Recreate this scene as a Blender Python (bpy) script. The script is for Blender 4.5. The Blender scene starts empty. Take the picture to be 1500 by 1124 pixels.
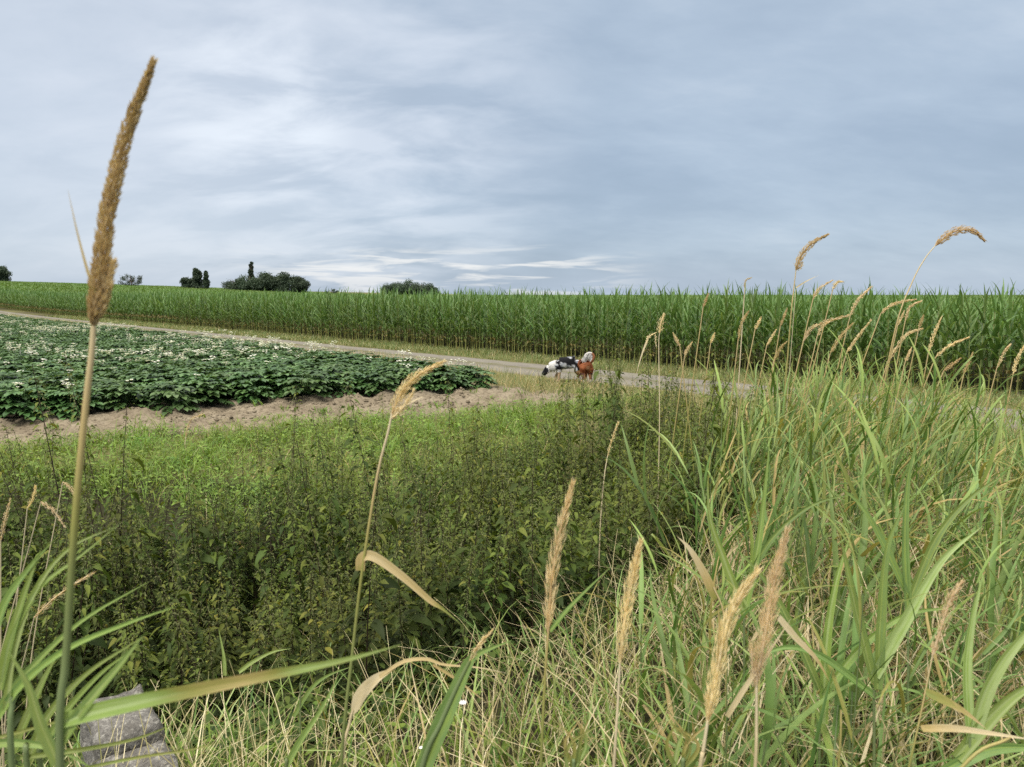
import bpy, math, random
import numpy as np
from mathutils import Vector, noise as mnoise
PI = math.pi
R = math.radians
rs = np.random.RandomState(11)
random.seed(7)
scene = bpy.context.scene
COL = scene.collection

# ------------------------------------------------------------------ camera
CAM = np.array([0.0, 0.0, 2.2]); PITCH = R(6.7); FP = 1100.0
F_ = np.array([0, math.cos(PITCH), -math.sin(PITCH)]); U_ = np.array([0, math.sin(PITCH), math.cos(PITCH)]); X_ = np.array([1.0, 0, 0])
cd = bpy.data.cameras.new('camera'); cam = bpy.data.objects.new('camera', cd); COL.objects.link(cam)
cam.location = CAM; cam.rotation_euler = (PI/2-PITCH, 0, 0)
cd.sensor_width = 36; cd.lens = 36*FP/1500; cd.clip_start = .05; cd.clip_end = 5000
cd.dof.use_dof = True; cd.dof.focus_distance = 9; cd.dof.aperture_fstop = 8
scene.camera = cam
def at(px, py, d):
    """the world point seen at a pixel of the photograph, d metres in front of the camera"""
    return CAM + d*(F_ + (px-750)/FP*X_ + (562-py)/FP*U_)
def lat(px, y): return (px-750)/FP*y          # world x on a column of the photograph, y metres ahead

# ------------------------------------------------------------------ noise and terrain
def vnoise(x, y, seed=0):
    x = np.asarray(x, float); y = np.asarray(y, float)
    xi = np.floor(x).astype(np.int64); yi = np.floor(y).astype(np.int64); fx = x-xi; fy = y-yi
    fx = fx*fx*(3-2*fx); fy = fy*fy*(3-2*fy)
    def h(a, b):
        n = (a*374761393 + b*668265263 + seed*1442695041) & 0x7fffffff
        n = ((n ^ (n >> 13))*1274126177) & 0x7fffffff
        return ((n ^ (n >> 16)) & 0xffff)/65535.0
    return (h(xi, yi)*(1-fx)+h(xi+1, yi)*fx)*(1-fy) + (h(xi, yi+1)*(1-fx)+h(xi+1, yi+1)*fx)*fy
def fbm(x, y, seed=0, o=4):
    s = 0; a = .5
    for k in range(o):
        s = s + a*(vnoise(np.asarray(x)*2**k, np.asarray(y)*2**k, seed+k)-.5); a *= .5
    return s
def sstep(a, b, x):
    t = np.clip((np.asarray(x, float)-a)/(b-a), 0, 1); return t*t*(3-2*t)
N_ = np.array([.731, .682]); S_ = np.array([-.682, .731])          # across and along the track
M_ = np.array([-.43, .903]); E_ = np.array([-.903, -.43])          # into and along the edge of the potato field
def ncoord(x, y): return x*N_[0]+y*N_[1]
def scoord(x, y): return x*S_[0]+y*S_[1]
def mcoord(x, y): return x*M_[0]+y*M_[1]
def ecoord(x, y): return x*E_[0]+y*E_[1]
DITCH = np.array([[-9, 3.6], [-2.2, 4.6], [0.4, 6.6], [1.9, 9.5], [2.6, 12.0], [2.9, 13.5]])
def ditch_dist(x, y):
    best = np.full(np.shape(x), 1e9)
    for a, b in zip(DITCH[:-1], DITCH[1:]):
        d = b-a; t = np.clip(((x-a[0])*d[0]+(y-a[1])*d[1])/(d@d), 0, 1)
        best = np.minimum(best, np.hypot(x-a[0]-t*d[0], y-a[1]-t*d[1]))
    return best
def height(x, y, detail=True):
    x = np.asarray(x, float); y = np.asarray(y, float)
    z = .046*12*np.logaddexp(0, (-x-66)/12); z = 10*np.tanh(z/10)
    z = z + .55*np.exp(-((x-.6)/5.0)**2-((y-.3)/2.3)**2)
    bank = .25*np.exp(-((x-(1.6+.38*(y-2.5)))/1.8)**2)*sstep(14, 9, y)
    z = z + bank
    dd = ditch_dist(x, y)
    z = z - .85*np.exp(-(dd/1.25)**2)*sstep(13.5, 11, y)
    n = ncoord(x, y); m = mcoord(x, y); e = ecoord(x, y)
    fld = sstep(14.3, 15.8, m)*sstep(12.0, 11.3, n)
    z = z + fld*(.10+.055*np.cos((e+1.6*fbm(x*.6, y*.6, 3))*2*PI/.78)*(.4+1.2*vnoise(x*.7, y*.7, 4))*sstep(17.5, 15.2, m))
    if detail:
        soil = sstep(12.5, 13.5, m)*sstep(16.4, 15.4, m)*sstep(13.2, 12.2, n)
        z = z + soil*(.20*fbm(x*1.8, y*1.8, 5)+.22*fbm(x*4.5, y*4.5, 9, 3)) + .05*fbm(x*1.3, y*1.3, 15)*sstep(60, 20, np.hypot(x, y))
    return z

# ------------------------------------------------------------------ mesh kit
class Geo:
    """vertices, quads, a tint per vertex (random, along, dryness) and a material slot per quad"""
    def __init__(s): s.v = []; s.q = []; s.t = []; s.m = []; s.n = 0
    def add(s, v, q, t, mat=0):
        v = np.asarray(v, float).reshape(-1, 3); q = np.asarray(q, np.int64).reshape(-1, 4); t = np.asarray(t, float).reshape(-1, 3)
        s.v.append(v); s.q.append(q+s.n); s.t.append(t); s.m.append(np.full(len(q), mat, np.int32)); s.n += len(v); return s
    def join(s, g, mat=None):
        v, q, t, m = g.arrays(); s.v.append(v); s.q.append(q+s.n); s.t.append(t); s.m.append(m if mat is None else np.full(len(q), mat, np.int32)); s.n += len(v); return s
    def arrays(s): return np.concatenate(s.v), np.concatenate(s.q), np.concatenate(s.t), np.concatenate(s.m)
def mesh_of(name, g, mats):
    v, q, t, m = g.arrays() if isinstance(g, Geo) else g
    me = bpy.data.meshes.new(name)
    me.vertices.add(len(v)); me.vertices.foreach_set('co', v.astype(np.float32).ravel())
    me.loops.add(len(q)*4); me.loops.foreach_set('vertex_index', q.astype(np.int32).ravel())
    me.polygons.add(len(q)); me.polygons.foreach_set('loop_start', (np.arange(len(q))*4).astype(np.int32))
    me.polygons.foreach_set('material_index', m.astype(np.int32))
    a = me.attributes.new('tint', 'FLOAT_COLOR', 'POINT')
    c = np.ones((len(v), 4), np.float32); c[:, :3] = t; a.data.foreach_set('color', c.ravel())
    for mt in (mats if isinstance(mats, (list, tuple)) else [mats]): me.materials.append(mt)
    me.update(calc_edges=True)
    return me
def obj(name, me, parent=None, loc=None):
    o = bpy.data.objects.new(name, me); COL.objects.link(o)
    if parent is not None: o.parent = parent
    if loc is not None: o.location = loc
    return o
def tag(o, label=None, cat=None, group=None, kind=None):
    if label: o['label'] = label
    if cat: o['category'] = cat
    if group: o['group'] = group
    if kind: o['kind'] = kind
    return o
def empty(name, loc=(0, 0, 0), rz=0.0):
    o = bpy.data.objects.new(name, None); COL.objects.link(o); o.location = loc; o.rotation_euler = (0, 0, rz); o.empty_display_size = .05
    return o
def copy_tree(root):
    r = root.copy(); COL.objects.link(r)
    for ch in root.children:
        c = ch.copy(); COL.objects.link(c); c.parent = r
    return r

PROF = {'grass': lambda t: np.clip(.55+1.5*t, 0, 1)*np.clip(1-t, 0, 1)**.65+.01,
        'blade': lambda t: np.clip(.75+1.0*t, 0, 1)*np.clip(1-t**1.5, 0, 1)+.01,
        'leaf': lambda t: np.sin(PI*np.clip(t*.97+.03, 0, 1)**.75)**.9+.02,
        'straw': lambda t: 1-.7*t,
        'nettle': lambda t: np.where(t < .3, (t/.3)**.6, np.clip((1-t)/.7, 0, 1)**.85)+.02}
def blades(base, az, L, th0, th1, w, seg=4, prof='grass', fold=.0, roll=0., power=1.0, daz=0., rnd=None, dry=None, drytip=0.):
    """arching leaves, all at once: base points, headings, lengths, lean at the foot and at the tip, widths"""
    base = np.asarray(base, float).reshape(-1, 3); n = len(base)
    f = lambda a: np.broadcast_to(np.asarray(a, float), (n,)).astype(float)
    az, L, th0, th1, w, roll, daz, drytip = map(f, (az, L, th0, th1, w, roll, daz, drytip))
    rnd = rs.rand(n) if rnd is None else f(rnd); dry = np.zeros(n) if dry is None else f(dry)
    t = np.linspace(0, 1, seg+1); tm = (t[1:]+t[:-1])/2
    th = th0[:, None]+(th1-th0)[:, None]*tm**power; aa = az[:, None]+daz[:, None]*tm
    step = np.stack([np.sin(th)*np.cos(aa), np.sin(th)*np.sin(aa), np.cos(th)], -1)*(L/seg)[:, None, None]
    P = np.concatenate([base[:, None], base[:, None]+np.cumsum(step, 1)], 1)
    T = np.concatenate([step[:, :1], (step[:, 1:]+step[:, :-1]), step[:, -1:]], 1); T /= np.linalg.norm(T, axis=2, keepdims=True)+1e-9
    ae = az[:, None]+daz[:, None]*t
    side = np.stack([-np.sin(ae), np.cos(ae), np.zeros_like(ae)], -1)
    nor = np.cross(T, side)
    cr, sr = np.cos(roll)[:, None, None], np.sin(roll)[:, None, None]
    side, nor = side*cr+nor*sr, nor*cr-side*sr
    wp = (PROF[prof](t)[None, :]*w[:, None]/2)[..., None]
    if fold:
        V = np.stack([P-side*wp+nor*wp*fold, P, P+side*wp+nor*wp*fold], 2); k = 3
    else:
        V = np.stack([P-side*wp, P+side*wp], 2); k = 2
    idx = np.arange(n*(seg+1)*k).reshape(n, seg+1, k)
    q = np.concatenate([np.stack([idx[:, :-1, j], idx[:, :-1, j+1], idx[:, 1:, j+1], idx[:, 1:, j]], -1).reshape(-1, 4) for j in range(k-1)])
    tt = np.zeros((n, seg+1, k, 3)); tt[..., 0] = rnd[:, None, None]; tt[..., 1] = t[None, :, None]
    tt[..., 2] = np.clip(dry[:, None]+drytip[:, None]*np.clip((t-.45)/.55, 0, 1)[None]**1.5, 0, 1)[..., None]
    return Geo().add(V, q, tt), P, T
def tubes(P, Rr, sides=5, rnd=None, dry=None):
    """tubes along many polylines: P (n, s, 3), Rr (n, s)"""
    P = np.asarray(P, float)
    if P.ndim == 2: P = P[None]
    n, s = P.shape[:2]; Rr = np.broadcast_to(np.asarray(Rr, float), (n, s))
    T = np.gradient(P, axis=1); T /= np.linalg.norm(T, axis=2, keepdims=True)+1e-9
    ref = np.array([.31, .95, .05]); a = np.cross(T, ref); a /= np.linalg.norm(a, axis=2, keepdims=True)+1e-9; b = np.cross(T, a)
    an = np.arange(sides)*2*PI/sides
    V = P[:, :, None]+Rr[:, :, None, None]*(a[:, :, None]*np.cos(an)[:, None]+b[:, :, None]*np.sin(an)[:, None])
    idx = np.arange(n*s*sides).reshape(n, s, sides); nx = np.roll(idx, -1, 2)
    q = np.stack([idx[:, :-1], nx[:, :-1], nx[:, 1:], idx[:, 1:]], -1).reshape(-1, 4)
    tt = np.zeros((n, s, sides, 3)); tt[..., 0] = (rs.rand(n) if rnd is None else np.broadcast_to(rnd, (n,)))[:, None, None]
    tt[..., 1] = np.linspace(0, 1, s)[None, :, None]
    tt[..., 2] = 0 if dry is None else np.broadcast_to(np.asarray(dry, float), (n, s))[..., None]
    return Geo().add(V, q, tt)
def spears(p, d, l, w, rnd=None, dry=None, lens=.4):
    """small pointed spikelets as folded diamonds"""
    p = np.asarray(p, float); n = len(p); d = d/(np.linalg.norm(d, axis=1, keepdims=True)+1e-9)
    r = rs.normal(size=(n, 3)); s = np.cross(d, r); s /= np.linalg.norm(s, axis=1, keepdims=True)+1e-9
    l = np.broadcast_to(l, (n,))[:, None]; w = np.broadcast_to(w, (n,))[:, None]
    V = np.stack([p, p+d*l*lens-s*w/2, p+d*l, p+d*l*lens+s*w/2], 1)
    tt = np.zeros((n, 4, 3)); tt[..., 0] = (rs.rand(n) if rnd is None else rnd)[:, None]; tt[:, 2, 1] = 1; tt[:, 1::2, 1] = .5
    tt[..., 2] = 0 if dry is None else np.broadcast_to(dry, (n,))[:, None]
    return Geo().add(V, np.arange(n*4).reshape(n, 4), tt)
def bake(tmpls, which, pos, rz, sc, lean=None, scz=None):
    """many copies of templates as one mesh: the crowd that nobody counts"""
    g = Geo(); which = np.asarray(which)
    for k, T in enumerate(tmpls):
        ii = np.where(which == k)[0]
        if not len(ii): continue
        v, q, t, m = T.arrays(); c, s = np.cos(rz[ii]), np.sin(rz[ii]); S = sc[ii][:, None]
        x = (v[None, :, 0]*c[:, None]-v[None, :, 1]*s[:, None])*S; y = (v[None, :, 0]*s[:, None]+v[None, :, 1]*c[:, None])*S
        z = v[None, :, 2]*S*(1 if scz is None else scz[ii][:, None])
        if lean is not None: x = x+lean[ii, 0][:, None]*z; y = y+lean[ii, 1][:, None]*z
        V = np.stack([x, y, z], -1)+pos[ii][:, None]
        Q = q[None]+(np.arange(len(ii))*len(v))[:, None, None]
        tt = np.broadcast_to(t[None], (len(ii),)+t.shape).copy(); tt[..., 0] = (tt[..., 0]*.7+.3*rs.rand(len(ii))[:, None])
        g.v.append(V.reshape(-1, 3)); g.q.append(Q.reshape(-1, 4)+g.n); g.t.append(tt.reshape(-1, 3)); g.m.append(np.tile(m, len(ii))); g.n += len(ii)*len(v)
    return g

# ------------------------------------------------------------------ materials
def nodes_of(name):
    m = bpy.data.materials.new(name); m.use_nodes = True; nt = m.node_tree; nt.nodes.clear(); return m, nt, nt.nodes.new, nt.links.new
def ramp(nt, stops, fac, interp='LINEAR'):
    n = nt.nodes.new('ShaderNodeValToRGB'); n.color_ramp.interpolation = interp; e = n.color_ramp.elements
    while len(e) < len(stops): e.new(.5)
    for k, (p, c) in enumerate(stops): e[k].position = p; e[k].color = (*c, 1)
    nt.links.new(fac, n.inputs[0]); return n.outputs[0]
def mixc(nt, a, b, fac, mode='MIX'):
    n = nt.nodes.new('ShaderNodeMix'); n.data_type = 'RGBA'; n.blend_type = mode
    for sock, v in ((n.inputs[0], fac), (n.inputs[6], a), (n.inputs[7], b)):
        if isinstance(v, (int, float)): sock.default_value = v
        elif isinstance(v, tuple): sock.default_value = (*v, 1)
        else: nt.links.new(v, sock)
    return n.outputs[2]
def mathn(nt, op, a, b=0., c=0., clamp=False):
    n = nt.nodes.new('ShaderNodeMath'); n.operation = op; n.use_clamp = clamp
    for i, v in enumerate((a, b, c)):
        if isinstance(v, (int, float)): n.inputs[i].default_value = v
        else: nt.links.new(v, n.inputs[i])
    return n.outputs[0]
def noise_tex(nt, vec, scale, detail=3., rough=.55, dist=0.):
    n = nt.nodes.new('ShaderNodeTexNoise'); n.inputs['Scale'].default_value = scale; n.inputs['Detail'].default_value = detail
    n.inputs['Roughness'].default_value = rough; n.inputs['Distortion'].default_value = dist
    if vec is not None: nt.links.new(vec, n.inputs['Vector'])
    return n.outputs[0]
def leaf_mat(name, greens, dries=((0, (.11, .15, .03)), (.35, (.26, .25, .07)), (.6, (.42, .32, .14)), (1, (.54, .46, .30))), rough=.45, trans=.3, spec=.35, obj_var=.25, noise_scale=9., patch=0.):
    m, nt, N, L = nodes_of(name)
    at_ = N('ShaderNodeAttribute'); at_.attribute_name = 'tint'
    sp = N('ShaderNodeSeparateColor'); L(at_.outputs['Color'], sp.inputs[0])
    k = len(greens); g = ramp(nt, [(i/max(1, k-1), c) for i, c in enumerate(greens)], sp.outputs[0])
    tc = N('ShaderNodeTexCoord'); oi = N('ShaderNodeObjectInfo')
    nz = noise_tex(nt, tc.outputs['Object'], noise_scale, 2.)
    v = mathn(nt, 'ADD', mathn(nt, 'MULTIPLY', nz, .5), mathn(nt, 'MULTIPLY', oi.outputs['Random'], obj_var))
    v = mathn(nt, 'ADD', v, .75-obj_var/2)
    g = mixc(nt, g, (0, 0, 0), 0.); hs = N('ShaderNodeHueSaturation'); L(g, hs.inputs['Color']); L(v, hs.inputs['Value'])
    L(mathn(nt, 'ADD', .49, mathn(nt, 'MULTIPLY', oi.outputs['Random'], .02)), hs.inputs['Hue'])
    dr = ramp(nt, [(p, c) for p, c in dries], sp.outputs[2])
    fac = mathn(nt, 'MULTIPLY', sp.outputs[2], 3.2, clamp=True)
    if patch:                                   # large drier or fresher patches over a stand of plants
        geo = N('ShaderNodeNewGeometry'); nz2 = noise_tex(nt, geo.outputs['Position'], patch, 2.)
        hs2 = N('ShaderNodeHueSaturation'); L(hs.outputs[0], hs2.inputs['Color'])
        L(mathn(nt, 'ADD', .46, mathn(nt, 'MULTIPLY', nz2, .08)), hs2.inputs['Hue']); L(mathn(nt, 'ADD', .7, mathn(nt, 'MULTIPLY', nz2, .6)), hs2.inputs['Value'])
        base = hs2.outputs[0]
    else: base = hs.outputs[0]
    col = mixc(nt, base, dr, fac)
    b = N('ShaderNodeBsdfPrincipled'); L(col, b.inputs['Base Color']); b.inputs['Roughness'].default_value = rough; b.inputs['Specular IOR Level'].default_value = spec
    o = N('ShaderNodeOutputMaterial')
    if trans:
        tr = N('ShaderNodeBsdfTranslucent'); L(mixc(nt, col, (1.25, 1.2, .7), 1., 'MULTIPLY'), tr.inputs['Color'])
        mx = N('ShaderNodeMixShader'); mx.inputs[0].default_value = trans; L(b.outputs[0], mx.inputs[1]); L(tr.outputs[0], mx.inputs[2]); L(mx.outputs[0], o.inputs[0])
    else: L(b.outputs[0], o.inputs[0])
    return m
MAIZE = leaf_mat('maize_leaf', [(.060, .122, .034), (.105, .190, .050), (.165, .26, .078)], dries=((0, (.10, .14, .03)), (.4, (.20, .20, .06)), (1, (.26, .20, .09))), trans=.28, rough=.42, obj_var=.3)
STALK = leaf_mat('maize_stalk', [(.16, .20, .06), (.22, .24, .09)], trans=0, rough=.5)
FARCROP = leaf_mat('far_maize_leaf', [(.09, .17, .03), (.13, .22, .045)], trans=.3, patch=.03)
POTATO = leaf_mat('potato_leaf', [(.040, .088, .025), (.068, .138, .040), (.115, .20, .065)], trans=.22, rough=.45, spec=.4, obj_var=.3)
PETAL = leaf_mat('potato_petal', [(.8, .8, .78), (.85, .84, .78)], trans=.2, rough=.6, obj_var=0)
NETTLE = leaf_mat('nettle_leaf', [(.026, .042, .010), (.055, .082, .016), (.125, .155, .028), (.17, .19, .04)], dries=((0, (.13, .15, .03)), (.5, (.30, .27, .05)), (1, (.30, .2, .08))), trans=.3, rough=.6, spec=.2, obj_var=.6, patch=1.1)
NSTEM = leaf_mat('nettle_stem', [(.035, .02, .015), (.06, .05, .025)], trans=0, rough=.6)
TASSEL = leaf_mat('nettle_tassel', [(.11, .125, .045), (.16, .17, .07)], trans=.15, rough=.8)
REED = leaf_mat('reed_leaf', [(.045, .098, .018), (.105, .185, .038), (.185, .275, .095), (.235, .315, .075), (.33, .40, .17)], trans=.3, rough=.5, spec=.22, obj_var=.35)
RSTEM = leaf_mat('reed_stem', [(.10, .15, .055), (.17, .20, .09)], trans=0, rough=.5)
STRAW = leaf_mat('straw', [(.17, .165, .06), (.32, .27, .13), (.48, .41, .23), (.62, .55, .36)], trans=.15, rough=.7, obj_var=.2)
SEED = leaf_mat('seed_head', [(.58, .44, .24), (.70, .57, .35), (.78, .67, .46)], trans=.4, rough=.8, obj_var=.2)
SEEDB = leaf_mat('brown_seed_head', [(.40, .28, .13), (.52, .39, .20), (.62, .50, .30)], trans=.4, rough=.8, obj_var=.0)
GRASS = leaf_mat('fresh_grass', [(.09, .17, .020), (.165, .27, .036), (.25, .36, .065)], trans=.35, rough=.5, patch=.8)
VERGE = leaf_mat('verge_grass', [(.09, .145, .035), (.145, .185, .058), (.22, .225, .10)], trans=.25, rough=.6, patch=.5)
CROWN = leaf_mat('tree_leaf', [(.035, .06, .036), (.055, .085, .048), (.08, .115, .065)], trans=.15, rough=.6, obj_var=.3)
BARK = leaf_mat('bark', [(.08, .06, .045), (.12, .095, .07)], trans=0, rough=.9)
WHITE = leaf_mat('white_petal', [(.8, .8, .8), (.85, .85, .85)], trans=.3, rough=.6, obj_var=0)

def ground_mat():
    m, nt, N, L = nodes_of('earth')
    at_ = N('ShaderNodeAttribute'); at_.attribute_name = 'tint'; sp = N('ShaderNodeSeparateColor'); L(at_.outputs['Color'], sp.inputs[0])
    geo = N('ShaderNodeNewGeometry'); P = geo.outputs['Position']
    n1 = noise_tex(nt, P, 1.7, 6., .6); n2 = noise_tex(nt, P, 14., 5., .65); n3 = noise_tex(nt, P, 60., 3., .6)
    soil = ramp(nt, [(.25, (.150, .122, .085)), (.5, (.220, .184, .130)), (.75, (.29, .25, .185))], n1)
    soil = mixc(nt, soil, ramp(nt, [(.35, (.35, .32, .3)), (.55, (1, 1, 1))], n2), .7, 'MULTIPLY')
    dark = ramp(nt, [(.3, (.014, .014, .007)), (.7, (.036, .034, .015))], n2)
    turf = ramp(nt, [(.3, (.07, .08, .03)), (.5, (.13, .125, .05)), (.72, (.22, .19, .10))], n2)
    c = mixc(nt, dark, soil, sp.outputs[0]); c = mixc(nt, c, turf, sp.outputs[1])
    b = N('ShaderNodeBsdfPrincipled'); b.inputs['Roughness'].default_value = .95; b.inputs['Specular IOR Level'].default_value = .1; L(c, b.inputs['Base Color'])
    bp = N('ShaderNodeBump'); bp.inputs['Strength'].default_value = .6; bp.inputs['Distance'].default_value = .03
    L(mathn(nt, 'ADD', n2, mathn(nt, 'MULTIPLY', n3, .4)), bp.inputs['Height']); L(bp.outputs[0], b.inputs['Normal'])
    o = N('ShaderNodeOutputMaterial'); L(b.outputs[0], o.inputs[0]); return m
def track_mat():
    m, nt, N, L = nodes_of('gravel_track')
    at_ = N('ShaderNodeAttribute'); at_.attribute_name = 'tint'; sp = N('ShaderNodeSeparateColor'); L(at_.outputs['Color'], sp.inputs[0])
    geo = N('ShaderNodeNewGeometry'); P = geo.outputs['Position']
    n1 = noise_tex(nt, P, 1.3, 5., .6); n2 = noise_tex(nt, P, 30., 4., .7)
    c = ramp(nt, [(.3, (.15, .135, .115)), (.55, (.215, .20, .175)), (.8, (.27, .255, .23))], n1)
    c = mixc(nt, c, ramp(nt, [(.3, (.5, .5, .5)), (.6, (1.05, 1.05, 1.05))], n2), .6, 'MULTIPLY')
    gr = ramp(nt, [(.3, (.07, .075, .03)), (.7, (.15, .135, .065))], n2)
    f = mathn(nt, 'MULTIPLY', mathn(nt, 'ADD', sp.outputs[0], mathn(nt, 'MULTIPLY', mathn(nt, 'SUBTRACT', n1, .5), 1.6)), 1.6, clamp=True)
    c = mixc(nt, c, gr, f)
    b = N('ShaderNodeBsdfPrincipled'); b.inputs['Roughness'].default_value = .95; b.inputs['Specular IOR Level'].default_value = .1; L(c, b.inputs['Base Color'])
    bp = N('ShaderNodeBump'); bp.inputs['Strength'].default_value = .5; bp.inputs['Distance'].default_value = .02; L(n2, bp.inputs['Height']); L(bp.outputs[0], b.inputs['Normal'])
    o = N('ShaderNodeOutputMaterial'); L(b.outputs[0], o.inputs[0]); return m
def stone_mat():
    m, nt, N, L = nodes_of('weathered_concrete')
    tc = N('ShaderNodeTexCoord'); P = tc.outputs['Object']
    n1 = noise_tex(nt, P, 6., 6., .65); n2 = noise_tex(nt, P, 55., 4., .7); n3 = noise_tex(nt, P, 38., 5., .75)
    c = ramp(nt, [(.3, (.07, .065, .052)), (.5, (.13, .122, .108)), (.75, (.20, .19, .175))], n1)
    c = mixc(nt, c, ramp(nt, [(.35, (.35, .35, .35)), (.6, (1.1, 1.1, 1.1))], n2), .7, 'MULTIPLY')
    c = mixc(nt, c, (.36, .35, .31), ramp(nt, [(.52, (0, 0, 0)), (.64, (.8, .8, .8))], n3))
    b = N('ShaderNodeBsdfPrincipled'); b.inputs['Roughness'].default_value = .9; L(c, b.inputs['Base Color'])
    bp = N('ShaderNodeBump'); bp.inputs['Strength'].default_value = .8; bp.inputs['Distance'].default_value = .015; L(mathn(nt, 'ADD', n2, n1), bp.inputs['Height']); L(bp.outputs[0], b.inputs['Normal'])
    o = N('ShaderNodeOutputMaterial'); L(b.outputs[0], o.inputs[0]); return m
def coat_mat(name):
    m, nt, N, L = nodes_of(name); at_ = N('ShaderNodeAttribute'); at_.attribute_name = 'coat'
    tc = N('ShaderNodeTexCoord'); nz = noise_tex(nt, tc.outputs['Object'], 60., 4., .7)
    c = mixc(nt, at_.outputs['Color'], ramp(nt, [(.3, (.6, .6, .6)), (.7, (1.15, 1.15, 1.15))], nz), .8, 'MULTIPLY')
    b = N('ShaderNodeBsdfPrincipled'); b.inputs['Roughness'].default_value = .85; b.inputs['Specular IOR Level'].default_value = .12; L(c, b.inputs['Base Color'])
    bp = N('ShaderNodeBump'); bp.inputs['Strength'].default_value = .6; bp.inputs['Distance'].default_value = .01; L(nz, bp.inputs['Height']); L(bp.outputs[0], b.inputs['Normal'])
    o = N('ShaderNodeOutputMaterial'); L(b.outputs[0], o.inputs[0]); return m
def plain(name, c, rough=.5):
    m, nt, N, L = nodes_of(name); b = N('ShaderNodeBsdfPrincipled'); b.inputs['Roughness'].default_value = rough
    tc = N('ShaderNodeTexCoord'); nz = noise_tex(nt, tc.outputs['Object'], 20.); L(mixc(nt, c, tuple(x*.6 for x in c), nz), b.inputs['Base Color'])
    o = N('ShaderNodeOutputMaterial'); L(b.outputs[0], o.inputs[0]); return m

# ------------------------------------------------------------------ ground and track
def axis(lo, hi, step, far_lo, far_hi, ratio=1.16):
    a = list(np.arange(lo, hi+1e-6, step)); s = step
    while a[-1] < far_hi: s *= ratio; a.append(a[-1]+s)
    s = step
    while a[0] > far_lo: s *= ratio; a.insert(0, a[0]-s)
    return np.array(a)
def build_ground():
    xs = axis(-14, 9, .085, -1500, 1500); ys = axis(1, 20, .085, -60, 3200)
    X, Y = np.meshgrid(xs, ys); Z = height(X, Y)
    n, m = ncoord(X, Y), mcoord(X, Y)
    w = .6*fbm(X*.9, Y*.9, 21)
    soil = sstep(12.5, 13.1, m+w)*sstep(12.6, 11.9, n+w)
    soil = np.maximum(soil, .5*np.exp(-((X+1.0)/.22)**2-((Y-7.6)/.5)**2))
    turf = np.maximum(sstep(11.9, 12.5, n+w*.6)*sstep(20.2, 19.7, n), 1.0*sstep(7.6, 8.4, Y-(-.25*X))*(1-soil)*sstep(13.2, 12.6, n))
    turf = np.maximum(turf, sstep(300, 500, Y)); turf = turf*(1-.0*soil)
    g = Geo(); idx = np.arange(X.size).reshape(X.shape)
    q = np.stack([idx[:-1, :-1], idx[:-1, 1:], idx[1:, 1:], idx[1:, :-1]], -1)
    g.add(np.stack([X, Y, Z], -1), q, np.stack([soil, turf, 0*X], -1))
    tag(obj('ground', mesh_of('ground', g, ground_mat())), kind='structure')
    s = np.concatenate([np.arange(-25, 40, .25), np.arange(40, 170, 2.0)]); a = np.linspace(14.3, 17.0, 15)
    S, A = np.meshgrid(s, a, indexing='ij'); edge = np.abs((A-15.65)/1.4); A = A+.22*np.sign(A-15.65)*fbm(S*.7, A, 31)*(edge > .9)
    X = S*S_[0]+A*N_[0]; Y = S*S_[1]+A*N_[1]; Z = height(X, Y)+.022+.0008*np.maximum(0, Y-18)-.02*np.exp(-((np.abs(A-15.65)-.75)/.25)**2)-.05*sstep(.85, 1., edge)
    idx = np.arange(X.size).reshape(X.shape); g = Geo()
    grass = np.maximum(sstep(.75, 1.0, edge)*.8, .45*np.exp(-((A-15.65)/.28)**2))
    g.add(np.stack([X, Y, Z], -1), np.stack([idx[:-1, :-1], idx[1:, :-1], idx[1:, 1:], idx[:-1, 1:]], -1), np.stack([grass, grass, grass], -1))
    tag(obj('dirt_track_path', mesh_of('dirt_track_path', g, track_mat())), kind='structure')
build_ground()
def zat(x, y): return height(np.asarray(x, float), np.asarray(y, float))
def build_clods():
    T = []
    for i in range(4):
        rs.seed(70+i); u = np.linspace(0, 2*PI, 8)[:-1]; v = np.linspace(.02, PI-.02, 6); P = np.stack([np.outer(np.sin(v), np.cos(u)), np.outer(np.sin(v), np.sin(u)), np.outer(np.cos(v), np.ones(7))*.7], -1)*(1+.22*rs.normal(size=(6, 7, 1)))
        idx = np.arange(42).reshape(6, 7); nx = np.roll(idx, -1, 1); q = np.stack([idx[:-1], idx[1:], nx[1:], nx[:-1]], -1).reshape(-1, 4)
        t = np.zeros((42, 3)); t[:, 0] = 1; T.append(Geo().add(P, q, t))
    rs.seed(75); n = 15000; e = -6+22*rs.rand(n); m = 12.6+3.6*rs.rand(n); x = m*M_[0]+e*E_[0]; y = m*M_[1]+e*E_[1]; nn = ncoord(x, y)
    k = (nn < 12.6) & (y > 6) & (x > -.72*y-.5) & (rs.rand(n) < .25+.75*sstep(-.05, .15, fbm(x*1.4, y*1.4, 78))); x, y = x[k], y[k]; n = len(x)
    g = bake(T, rs.randint(0, 4, n), np.column_stack([x, y, zat(x, y)]), rs.rand(n)*2*PI, .008+.035*rs.rand(n)**3); v, q, t, mm = g.arrays(); t[:, 0] = 1
    tag(obj('dirt_clods', mesh_of('dirt_clods', (v, q, t, mm), bpy.data.materials['earth'])), 'crumbs of dry sandy earth along the potato field edge', 'earth', kind='stuff')
build_clods()

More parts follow.
